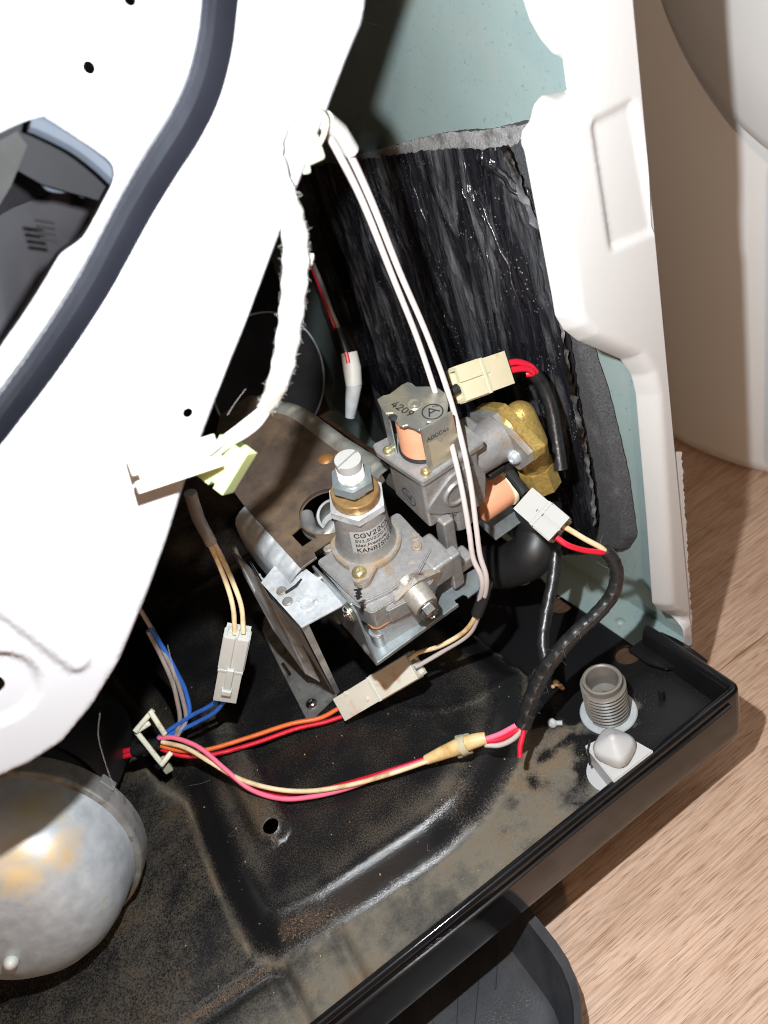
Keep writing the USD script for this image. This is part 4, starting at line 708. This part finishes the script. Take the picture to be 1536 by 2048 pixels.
s0 = P(1232, 1520, z=.0765); st = thing("stopper", "white plastic stopper with pyramid knob on a square block at the front lip", "stopper", s0)
sx_ = np.array([.88, .47, 0]); 
ca, cb_, cc_ = P(1172, 1487, z=.098), P(1300, 1493, z=.098), P(1228, 1556, z=.098)
cen = (P(1172, 1487, z=.098) + P(1298, 1497, z=.098)) / 2 + [0, 0, 0]
topq = Polygon([tuple(P(*q, z=.0985)[:2]) for q in [(1173, 1492), (1232, 1462), (1303, 1502), (1228, 1560)]]).buffer(.0008)
obj("block", [T(extrude(topq, .0205), (0, 0, .0775)), T(extrude(topq.buffer(-.0006), .0009), (0, 0, .0977))], "plastic_white", st)
rc = np.array(topq.centroid.coords[0]) + [-.0050, .0022]
obj("round_base", T(extrude(Point(*rc).buffer(.0142, 24), .0060), (0, 0, .0768)), "plastic_white", st, smooth=30)
kc = np.append(np.array(topq.centroid.coords[0]) + [-.0004, .0012], .0986)
sq = lambda r, z, e=4: superring(kc[0], kc[1], r, r, z, n=40, e=e)
kn = loft([sq(.0094, .0984, 3.2), sq(.0104, .1005, 3.2), sq(.0104, .1050, 3.4), sq(.0088, .1072, 3.2), sq(.0050, .1102, 2.4), sq(.0022, .1130, 2.), sq(.0010, .1136, 2.)]); 
an = .35; rm = np.array([[np.cos(an), -np.sin(an)], [np.sin(an), np.cos(an)]]); kn.vertices[:, :2] = (kn.vertices[:, :2] - kc[:2]) @ rm.T + kc[:2]
obj("knob", kn, "plastic_white", st, smooth=38)
obj("latch_slot", tube([P(1180, 1480, z=.0988), P(1176, 1500, z=.0986), P(1180, 1530, z=.090)], .0007, 6), "ink", st)
sc = thing("loose_screw", "small loose zinc screw lying on the base pan beside the cable end", "screw", P(1110, 1446, z=.073))
obj("head", T(pan_head(.0032, .0022), P(1105, 1446, z=.0785), Z=(-.8, -.3, .5)), "washer_grey", sc, smooth=40); obj("shank", tube([P(1108, 1446, z=.0785), P(1125, 1446, z=.0785)], .0016, 10), "washer_grey", sc)
sc2 = thing("corner_screw", "small black screw standing in the front corner of the pan", "screw", P(1325, 1395, z=.073))
obj("thread", [T(thread(.0020, 0, .006, .0011, 18), P(1325, 1398, z=.0765), Z=(.1, .2, 1))], "enamel", sc2, smooth=40)
lump = thing("dust_lump", "crumb of orange-brown dust on the pan beside the taped cable", "dust lump", P(1112, 1368, z=.072))
obj("crumbs", [T(m_, P(1112 + dx_, 1366 + dy_, z=.0765)) for dx_, dy_, m_ in ((0, 0, trimesh.creation.icosphere(1, .0024)), (9, 6, trimesh.creation.icosphere(1, .0018)), (-6, 7, trimesh.creation.icosphere(1, .0014)), (13, 10, trimesh.creation.icosphere(0, .0016)))], "dust_lump", lump)

# ================================================================ wires and connectors
def wire(name, label, pts, r, mat, group=None, n=9, parts=()):
    p = spline(pts, n); w = thing(name, label, name.replace("_", " ").split(" ")[-1] if name.split("_")[-1] in ("wire", "cable", "sleeve") else "wire", p[0], group)
    obj("strand", tube(p, r, 10), mat, w, smooth=50); return w
def D(*q): return [P(a, c, d=e) for a, c, e in q]
RW = .00150
def connector(name, label, a, b_, da, db, w, h, mat, up=None, latch=True, ribs=2, ends=True):
    "two-pole plastic housing from pixel a to pixel b"
    A, B = P(*a, d=da), P(*b_, d=db); X_ = B - A; Ln = np.linalg.norm(X_); X_ /= Ln
    Z_ = (CAM - A) if up is None else np.array(up, float); Z_ = Z_ - X_ * (Z_ @ X_); Z_ /= np.linalg.norm(Z_); Y_ = np.cross(Z_, X_)
    t_ = thing(name, label, "connector", A); to = lambda m: T(m, A, X=X_, Z=Z_)
    ho = m3.Manifold.cube([Ln, w, h], True).translate([Ln / 2, 0, 0])
    for s in (-1, 1): ho = ho - m3.Manifold.cube([.006, w * .36, h * .6], True).translate([Ln, s * w * .23, 0]) - m3.Manifold.cube([.006, w * .36, h * .6], True).translate([0, s * w * .23, 0])
    if ribs: ho = ho - m3.Manifold.cube([Ln * .62, w * .10, h * .3], True).translate([Ln * .30, 0, h / 2])
    k = ho.to_mesh(); hm = trimesh.Trimesh(k.vert_properties[:, :3], k.tri_verts, process=False)
    obj("housing", to(hm), mat, t_, smooth=25)
    if latch:
        obj("latch", [to(T(rbox(Ln * .34, w * .30, h * .16, .0004, 6), (Ln * .62, 0, h / 2 + h * .07))), to(T(rbox(Ln * .07, w * .42, h * .3, .0004, 6), (Ln * .80, 0, h / 2 + h * .10)))], mat, t_, smooth=25)
    obj("side_ridge", [to(T(rbox(Ln * .5, .0010, h * .55, .0003, 6), (Ln * .27, s * (w / 2 + .0003), 0))) for s in (-1, 1)], mat, t_, smooth=25)
    obj("collar", [to(T(rbox(.0022, w * 1.06, h * 1.06, .0003, 6), (Ln * .50, 0, 0)))], mat, t_, smooth=25)
    return t_, to, Ln
# 1 white pair from the bulkhead clip down past the valve
w1 = D((640, 238, .265), (660, 252, .272), (690, 290, .285), (742, 400, .315), (800, 545, .35), (850, 660, .375), (888, 760, .39), (918, 860, .396), (940, 960, .402), (952, 1050, .410), (960, 1110, .418), (972, 1150, .424), (972, 1180, .432), (962, 1215, .445))
w2 = D((632, 244, .266), (652, 262, .273), (680, 312, .287), (728, 410, .317), (786, 555, .352), (832, 670, .377), (866, 770, .392), (898, 870, .398), (922, 970, .404), (938, 1060, .412), (946, 1115, .420), (962, 1152, .425), (964, 1180, .432), (954, 1215, .447))
wire("white_wire", "right-hand white wire of the pair hanging from the bulkhead clip past the valve", w1, .00152, "wire_white", "pair of white wires in front of the valve")
wire("white_wire", "left-hand white wire of the pair hanging from the bulkhead clip past the valve", w2, .00152, "wire_white", "pair of white wires in front of the valve")
wire("short_sleeve", "short black sleeve round the white wires below the mounting plate", D((974, 1166, .433), (966, 1195, .440), (954, 1228, .450)), .0036, "black_rubber")
wire("white_wire", "stained white wire running from the black sleeve to the connector, upper one", D((956, 1225, .449), (930, 1262, .462), (880, 1292, .474), (835, 1306, .482), (812, 1325, .487)), .00150, "wire_aged")
wire("white_wire", "white wire running from the black sleeve to the connector, lower one", D((960, 1226, .450), (938, 1268, .465), (890, 1300, .478), (846, 1326, .485), (820, 1340, .489)), .00150, "wire_white")
t1_, to1, L1_ = connector("stained_connector", "cream rectangular connector with brown stains under the valve plate", (832, 1328), (688, 1414), .487, .52, .0165, .0125, "nylon_stained", latch=False, ribs=0)
for k in range(2): obj("tab_hook", to1(T(rbox(.0016, .0030, .0020, .0003, 6), (L1_ * (.62 + .2 * k), .003 - .010 * k, .0066))), "nylon_stained", t1_)
bi = thing("blue_insert", "bright blue plug ends at the top of the stained connector", "plug", P(822, 1322, d=.487))
for q in ((812, 1316), (826, 1336)): obj("plug", T(rbox(.0040, .0040, .004, .0006, 6), P(*q, d=.488), X=P(900, 1290, d=.48) - P(*q, d=.488)), "wire_blue", bi)
# 2 fluffy white sleeve hanging from the clip along the bulkhead edge
sl = D((652, 244, .268), (622, 224, .262), (588, 230, .256), (558, 262, .252), (548, 312, .252), (566, 380, .255), (585, 440, .262), (592, 510, .27), (588, 580, .275), (578, 660, .28), (566, 730, .285), (546, 790, .286), (526, 822, .285))
sw = thing("fluffy_sleeve", "thick white cable sleeve covered in grey lint hanging at the bulkhead edge", "sleeve", sl[0])
ps = spline(sl, 10); rad = np.interp(np.linspace(0, 1, len(ps)), [0, .2, .35, .6, .85, 1], [.0020, .0023, .0035, .0048, .0043, .0028]) * (1 + .06 * np.sin(np.arange(len(ps)) * .9))
sm = tube(ps, rad, 14); sm.vertices += .0007 * (np.stack([meshkit.fbm(sm.vertices * 500, 3, k) for k in range(3)], 1) - .5); obj("sleeve", sm, "sleeve_white", sw, smooth=60)
fz = []
for k in range(700):
    i = rng.integers(int(len(ps) * .38), len(ps) - 3); a = ps[i]; d_ = rng.normal(size=3); d_ -= VIEW * (d_ @ VIEW) * .7; d_ /= np.linalg.norm(d_); L_ = rng.uniform(.0003, .0012)
    p0 = a + d_ * rad[i] * .9; fz.append(tube([p0, p0 + d_ * L_ * .5 + rng.normal(size=3) * .0004, p0 + d_ * L_ + rng.normal(size=3) * .0007], [.00007, .00005, .00003], 4))
obj("lint_fuzz", fz, "lint", sw, smooth=False, kind="stuff")
obj("lint_clump", [T(trimesh.creation.icosphere(1, rng.uniform(.0006, .0016)), P(612 + rng.normal() * 9, 515 + rng.normal() * 9, d=.275)) for _ in range(16)], "lint", sw, smooth=False)
for off, pts in ((0, [(530, 815, .285), (505, 835, .283), (480, 855, .281), (455, 874, .279), (432, 892, .277), (416, 905, .276)]), (1, [(534, 822, .285), (515, 848, .284), (490, 868, .283), (462, 884, .282), (440, 900, .281), (424, 912, .280)])):
    wire("white_wire", ("thick white wire from the fluffy sleeve into the lime flag connector", "second white wire from the fluffy sleeve, nearer the lower edge, into the lime flag connector")[off], D(*pts), .00150, "wire_white", "white wires to the lime connectors")
# clip on the bulkhead
cl = thing("wire_clip", "pale plastic wire clip gripping the cables at the bulkhead edge", "clip", P(620, 262, d=.262))
cX = P(650, 280, y=YB) - P(590, 262, y=YB)
obj("strap", [tube(spline(D((572, 226, .254), (596, 212, .252), (628, 216, .253), (652, 236, .258), (650, 262, .262), (636, 290, .265), (620, 284, .265)), 6), .0009, 8)], "nylon_clear", cl)
obj("base_block", [T(rbox(.010, .0055, .012, .0012, 8), P(612, 292, d=.266), X=cX, Z=(0, 0, 1)), T(rbox(.0035, .004, .009, .0008, 8), P(606, 320, d=.268), X=cX, Z=(.2, 0, 1))], "nylon_clear", cl)
obj("sleeve_end", tube(D((650, 240, .264), (678, 262, .274), (702, 300, .284)), .0031, 14), "sleeve_white", cl)
# 3 lime translucent flag connectors
def shell(name, label, a, b_, da, db, w, h, mat, up):
    A, B = P(*a, d=da), P(*b_, d=db); X_ = B - A; Ln = np.linalg.norm(X_); X_ /= Ln; Z_ = np.array(up, float); Z_ -= X_ * (Z_ @ X_); Z_ /= np.linalg.norm(Z_)
    t_ = thing(name, label, "connector", A); k = (m3.Manifold.cube([Ln, w, h], True) - m3.Manifold.cube([Ln * 1.1, w - .0022, h - .0022], True).translate([-Ln * .12, 0, 0]) - m3.Manifold.cube([.004, .0022, h * 2], True).translate([Ln / 2, w * .05, 0])).to_mesh()
    obj("housing", T(trimesh.Trimesh(k.vert_properties[:, :3], k.tri_verts, process=False), (A + B) / 2, X=X_, Z=Z_), mat, t_, smooth=25); return t_, A, B, X_, Z_
shell("flag_connector", "translucent pale nylon terminal sleeve lying against the bulkhead", (436, 900), (266, 955), .2815, .270, .0120, .0050, "nylon_clear", (CAM - P(350, 930, d=.27)) * 1)
t3, A3, B3, X3, Z3 = shell("lime_connector", "translucent lime-green connector shell with open end below the white wires", (478, 888), (430, 968), .287, .292, .0128, .0090, "nylon_lime", (CAM - P(450, 930, d=.29)) + R[:, 0] * -.12)
obj("terminal", T(cyl(.0016, .008, 14), A3 + (B3 - A3) * .12, Z=X3), "nylon_white", t3)
# 4 upright white connector with blue leads
w4a = D((386, 1005, .40), (400, 1050, .41), (430, 1110, .43), (452, 1165, .445), (466, 1215, .452), (470, 1268, .457)); w4b = D((392, 1000, .405), (412, 1055, .415), (446, 1120, .434), (468, 1170, .447), (483, 1215, .453), (487, 1266, .458))
wire("aged_wire", "yellowed white wire hanging into the upright white connector, left one", w4a, .00150, "wire_aged", "yellowed wires above the upright connector"); wire("aged_wire", "yellowed white wire hanging into the upright white connector, right one", w4b, .00150, "wire_aged", "yellowed wires above the upright connector")
wire("grey_sleeve", "grey-brown sleeve in shadow above the yellowed wires", D((380, 985, .395), (396, 1035, .405), (422, 1085, .42)), .0034, "wire_gray")
connector("upright_connector", "tall white two-pole connector hanging above the base pan left of the bracket leg", (476, 1264), (452, 1388), .456, .490, .0145, .0125, "nylon_white")
for k, q in enumerate(([(440, 1395, .492), (420, 1412, .50), (385, 1430, .51), (350, 1452, .515), (316, 1476, .517)], [(450, 1400, .493), (430, 1424, .502), (395, 1444, .512), (355, 1464, .517), (320, 1486, .519)], [(300, 1255, .476), (330, 1302, .489), (356, 1350, .50), (372, 1385, .508), (378, 1430, .514), (350, 1462, .517), (318, 1480, .518)])):
    wire("blue_wire", ("blue wire from the upright connector to the cream clip, upper one", "blue wire from the upright connector to the cream clip, lower one", "blue wire rising behind the grey wire from the cream clip")[k], D(*q), .0015, "wire_blue", "blue wires at the cream clip")
for k, q in enumerate(([(262, 1190, .455), (292, 1238, .472), (318, 1282, .485), (336, 1320, .492), (352, 1355, .50), (366, 1400, .508), (372, 1440, .514), (356, 1470, .517)], [(296, 1262, .478), (322, 1312, .490), (344, 1362, .50), (354, 1400, .508), (360, 1440, .514), (350, 1474, .518)])):
    wire("grey_wire", ("grey wire curving down into the cream clip from the dark gap", "short grey wire beside the blue ones at the cream clip")[k], D(*q), .0015, "wire_gray")
# 5 cream clip on the pan
cc5 = thing("cream_clip", "dirty cream plastic wire clip holding the coloured wires above the pan", "clip", P(300, 1490, d=.517))
for pts in ([(302, 1425), (282, 1452), (274, 1458)], [(302, 1425), (328, 1466)], [(274, 1462), (296, 1448)], [(274, 1465), (324, 1528)], [(324, 1528), (340, 1508)]):
    a_, c_ = P(*pts[0], d=.512), P(*pts[-1], d=.514); X_ = c_ - a_; ln = np.linalg.norm(X_)
    obj("arm", T(rbox(ln + .003, .0036, .0050, .0007, 8), (a_ + c_) / 2, X=X_, Z=CAM - a_), "clip_cream", cc5)
obj("foot", T(rbox(.006, .006, .012, .001, 8), P(330, 1530, d=.522)), "clip_cream", cc5)
wire("black_sleeve", "black tape wrapped round the wires inside the cream clip", D((268, 1502, .522), (296, 1492, .519), (322, 1486, .517)), .0042, "black_tape")
for k, (q, m_, lbl) in enumerate((([(225, 1508, .527), (250, 1502, .524), (275, 1498, .522)], "wire_red", "red wire between the motor and the cream clip, upper one"), ([(225, 1518, .527), (250, 1512, .524), (276, 1506, .522)], "wire_red", "red wire between the motor and the cream clip, lower one"))):
    wire("red_wire", lbl, D(*q), .0019, m_, "red wires left of the cream clip")
# 6 orange and red leads to the stained connector, pink/white/red leads to the tape joint
wire("orange_wire", "orange wire from the cream clip to the stained connector", D((322, 1492, .516), (370, 1502, .513), (420, 1498, .514), (500, 1474, .518), (580, 1448, .520), (640, 1436, .521), (682, 1414, .521)), .00155, "wire_orange")
wire("red_wire", "red wire beside the orange one from the cream clip to the stained connector", D((322, 1498, .518), (370, 1512, .516), (430, 1508, .518), (510, 1486, .521), (590, 1458, .523), (650, 1444, .523), (692, 1430, .523)), .00155, "wire_red")
wire("pink_wire", "pink wire looping from the cream clip to the tan tape joint", D((318, 1476, .514), (350, 1476, .508), (400, 1496, .500), (450, 1538, .492), (500, 1578, .487), (560, 1597, .482), (620, 1594, .480), (690, 1578, .478), (760, 1552, .474), (830, 1528, .471), (870, 1514, .469)), .00155, "wire_pink")
wire("aged_wire", "tan-stained white wire looping from the cream clip to the tan tape joint", D((324, 1484, .513), (372, 1496, .506), (420, 1524, .498), (480, 1558, .489), (550, 1578, .483), (620, 1582, .479), (700, 1570, .475), (780, 1548, .471), (850, 1524, .468), (884, 1510, .467)), .00150, "wire_aged")
wire("red_wire", "red wire looping from the cream clip to the tan tape joint behind the pink one", D((326, 1490, .519), (400, 1512, .510), (480, 1562, .496), (560, 1588, .489), (640, 1580, .486), (720, 1560, .481), (800, 1535, .475), (862, 1514, .470)), .00155, "wire_red")
tj = [P(852, 1520, d=.470), P(880, 1508, d=.467), P(905, 1498, d=.464), P(930, 1488, d=.461), P(955, 1480, d=.459), P(972, 1476, d=.458)]
tj_ = thing("tape_joint", "tan taped wire joint with a clear clip ring in the front of the pan", "joint", tj[0])
obj("tape", tube(spline(tj, 6), np.interp(np.linspace(0, 1, 31), [0, .2, .5, .75, 1], [.0030, .0040, .0050, .0044, .0036]), 14), "tape_tan", tj_, smooth=50)
obj("clip_ring", T(lathe([(.0050, 0), (.0060, 0), (.0060, .0042), (.0050, .0042)], 24), P(922, 1492, d=.462), Z=P(955, 1480, d=.459) - P(905, 1498, d=.464)), "nylon_aged", tj_, smooth=40)
obj("clip_tail", [T(rbox(.010, .0035, .0022, .0005, 6), P(930, 1506, d=.464), X=P(965, 1490, d=.46) - P(915, 1510, d=.464)), T(rbox(.009, .003, .002, .0005, 6), P(924, 1474, d=.463), X=P(965, 1470, d=.46) - P(915, 1480, d=.464))], "nylon_clear", tj_)
for q, m_, lbl in (([(966, 1480, .458), (1000, 1468, .455), (1030, 1452, .452), (1048, 1444, .451)], "wire_pink", "pink wire between the tan joint and the taped cable"), ([(966, 1484, .458), (1000, 1478, .455), (1030, 1462, .452), (1050, 1446, .451)], "wire_red", "red wire between the tan joint and the taped cable"),
                   ([(970, 1490, .458), (1000, 1490, .455), (1030, 1475, .452), (1050, 1448, .450)], "wire_white", "white wire between the tan joint and the taped cable"), ([(1050, 1446, .449), (1046, 1470, .448), (1040, 1495, .447), (1040, 1514, .447)], "wire_red", "short red wire stub pointing down from the end of the taped cable")):
    wire(m_.split("_")[1] + "_wire", lbl, D(*q), .0016, m_)
# 7 black taped cables
ck = D((1046, 1452, .450), (1062, 1400, .447), (1082, 1355, .444), (1112, 1310, .440), (1150, 1268, .436), (1190, 1232, .432), (1224, 1190, .428), (1234, 1150, .424), (1226, 1120, .420), (1210, 1100, .416))
tcb = thing("taped_cable", "black tape-wrapped cable curving up from the pan to the hanging white connector", "cable", ck[0])
pk = spline(ck, 14); i_ = np.arange(len(pk)); rr_ = np.interp(i_ / len(pk), [0, .15, .6, 1], [.0048, .0046, .0040, .0036])
def taped(path, r, n=20, pitch=7.0):
    m = tube(path, r, n); k = len(path); i = np.repeat(np.arange(k), n); j = np.tile(np.arange(n), k); ph = (i / pitch + j / n) % 1.0
    m.vertices[:k * n] += (m.vertices[:k * n] - np.asarray(path)[i]) * (.09 * ph - .03 + .05 * (meshkit.fbm(m.vertices[:k * n] * 300, 3) - .5))[:, None]; return m
obj("tape", taped(pk, rr_), "black_tape", tcb, smooth=40)
hr = []
for k in range(26):
    i = rng.integers(3, len(pk) - 3); d_ = rng.normal(size=3); d_ /= np.linalg.norm(d_); e_ = rng.normal(size=3) * .0025; p0 = pk[i] + d_ * rr_[i]; hr.append(tube([p0, p0 + e_ + d_ * .0005, p0 + e_ * 1.8 + rng.normal(size=3) * .001], .00005, 4))
obj("caught_lint", hr, "hair", tcb, smooth=False, kind="stuff")
c7 = D((1092, 1330, .462), (1086, 1280, .466), (1094, 1220, .470), (1106, 1160, .472), (1112, 1100, .474)); tc7 = thing("rear_cable", "second black taped cable behind the first, rising from the pan into the shadow", "cable", c7[0]); pk7 = spline(c7, 12); obj("tape", taped(pk7, .0038), "black_tape", tc7, smooth=40)
# 8 hanging white connector
connector("hanging_connector", "clean white two-pole connector hanging in front of the brass elbow", (1122, 1062), (1050, 1000), .402, .412, .0150, .0118, "nylon_bright", latch=False)
wire("aged_wire", "rust-speckled white wire from the hanging connector to the taped cable", D((1116, 1046, .404), (1140, 1060, .405), (1170, 1078, .409), (1200, 1094, .414), (1212, 1104, .417)), .00155, "wire_aged")
wire("red_wire", "bright red wire from the hanging connector to the taped cable", D((1112, 1074, .404), (1135, 1090, .404), (1165, 1100, .408), (1195, 1104, .413), (1212, 1106, .417)), .00160, "wire_red")
wire("lead_sleeve", "black sleeve from the lower coil to the hanging connector", D((1020, 948, .425), (1036, 968, .420), (1052, 990, .415)), .0030, "black_rubber")
# 9 upper cream connector
connector("upper_connector", "aged cream connector with an orange-brown stain above the brass elbow", (912, 772), (1008, 738), .410, .425, .0185, .0105, "nylon_aged", latch=False)
for k, q in enumerate(([(1010, 728, .426), (1035, 724, .430), (1060, 732, .436), (1072, 744, .440)], [(1014, 742, .426), (1036, 738, .430), (1054, 738, .434), (1066, 746, .438), (1052, 748, .439)])):
    wire("red_wire", ("red wire arching out of the upper cream connector, upper one", "red wire arching out of the upper cream connector, lower one")[k], D(*q), .0019, "wire_red", "red wires of the upper connector")
wire("black_cable", "black taped cable from the red wires down behind the brass elbow", D((1064, 742, .442), (1085, 770, .448), (1102, 815, .452), (1112, 870, .455), (1122, 940, .457)), .0042, "black_tape")
wire("lead_sleeve", "black lead from the upper coil into the upper cream connector", D((868, 812, .412), (884, 800, .41), (902, 786, .409), (916, 776, .41)), .0028, "black_rubber")
# 10 things deep behind
bd = thing("heater_duct", "dark round duct end with bright rim deep behind the bracket", "duct", P(560, 760, d=.60))
dn = np.array([.25, -.95, .1]); obj("disc", T(lathe([(0, 0), (.052, 0), (.052, -.06), (0, -.06)], 72), P(540, 760, d=.61), Z=dn), "steel_dark", bd, smooth=30); obj("bright_rim", T(lathe([(.0516, -.001), (.0528, -.001), (.0528, .0012), (.0516, .0012)], 72), P(540, 760, d=.61), Z=dn), "galvanised", bd)
wire("pale_wire", "thin pale wire in the dark gap beside the fluffy sleeve", D((614, 500, .52), (640, 560, .53), (662, 620, .54), (680, 662, .545)), .0016, "wire_gray"); wire("red_wire", "thin dark red wire in the gap beside the pale wire", D((608, 500, .525), (634, 560, .535), (656, 620, .545), (672, 660, .55)), .0014, "wire_red")
wire("dark_sleeve", "dark sleeve at the lower end of the pale wire", D((676, 655, .545), (686, 685, .548), (694, 708, .55)), .0030, "black_rubber")
dt = thing("rear_terminal", "small white terminal with a red mark in the dark gap behind the valve", "terminal", P(708, 740, d=.55))
obj("boot", tube(D((698, 705, .55), (704, 735, .552), (708, 770, .556)), [.0060, .0066, .0060], 14), "nylon_white", dt, smooth=40); obj("red_mark", tube(D((692, 704, .544), (697, 726, .546)), .0016, 8), "wire_red", dt); obj("stem", tube(D((708, 768, .556), (704, 800, .56), (700, 835, .565)), [.0058, .0050, .0036], 14), "washer_grey", dt, smooth=40)
# loose hairs and lint
lh = thing("loose_hairs", "fine loose hairs and lint caught along edges and on the pan", "lint"); tag(lh, kind="stuff"); hairs = []
for (a, c, k_) in ((335, 1290, 'b'), (200, 1425, 'b'), (455, 830, 'b'), (800, 60, 'p'), (780, 90, 'p'), (1040, 560, 'p'), (1010, 580, 'p'), (420, 1560, 'f'), (470, 1660, 'f'), (510, 1690, 'f'), (700, 1850, 'f'), (560, 1820, 'f'), (640, 1760, 'f'), (860, 1700, 'f'), (760, 1900, 'f'), (980, 1600, 'f'), (300, 1750, 'f'), (1090, 1550, 'f')):
    o_ = P(a, c, y=YB + .001) if k_ == 'b' else P(a, c, x=XP - .002) if k_ == 'p' else P(a, c, z=ZL + .0006 if c > 1700 else ZR + .0006)
    e_ = rng.normal(size=3) * .006; e_ -= VIEW * (e_ @ VIEW); f_ = rng.normal(size=3) * .005; f_ -= VIEW * (f_ @ VIEW)
    if k_ == 'f': e_[2] = abs(e_[2]) * .1; f_[2] = .0003
    hairs.append(tube(spline([o_, o_ + e_ * .6, o_ + e_ + f_ * .5, o_ + e_ * 1.2 + f_], 5), .00006, 4))
obj("hairs", hairs, "hair", lh, smooth=False)
cr = []
for k in range(90):
    a, c = rng.uniform(330, 1180), rng.uniform(1380, 2000); q = P(a, c, z=ZL)
    if q[1] < .012 or q[0] > -.01: continue
    zz = float(pan_height(q[None, :2])[0]); s_ = rng.uniform(.0002, .00055); m = trimesh.creation.icosphere(0, s_); m.vertices *= rng.uniform(.5, 1.4, (12, 1)); cr.append(T(m, [q[0], q[1], zz + s_ * .5]))
gr = obj("grit", cr, "dust_lump", None, smooth=False, label="scattered pale grit specks over the black base pan", category="grit", kind="stuff") if False else None
gt = thing("grit", "scattered tan grit specks over the black base pan", "grit"); tag(gt, kind="stuff"); obj("specks", cr, "dust_lump", gt, smooth=False)
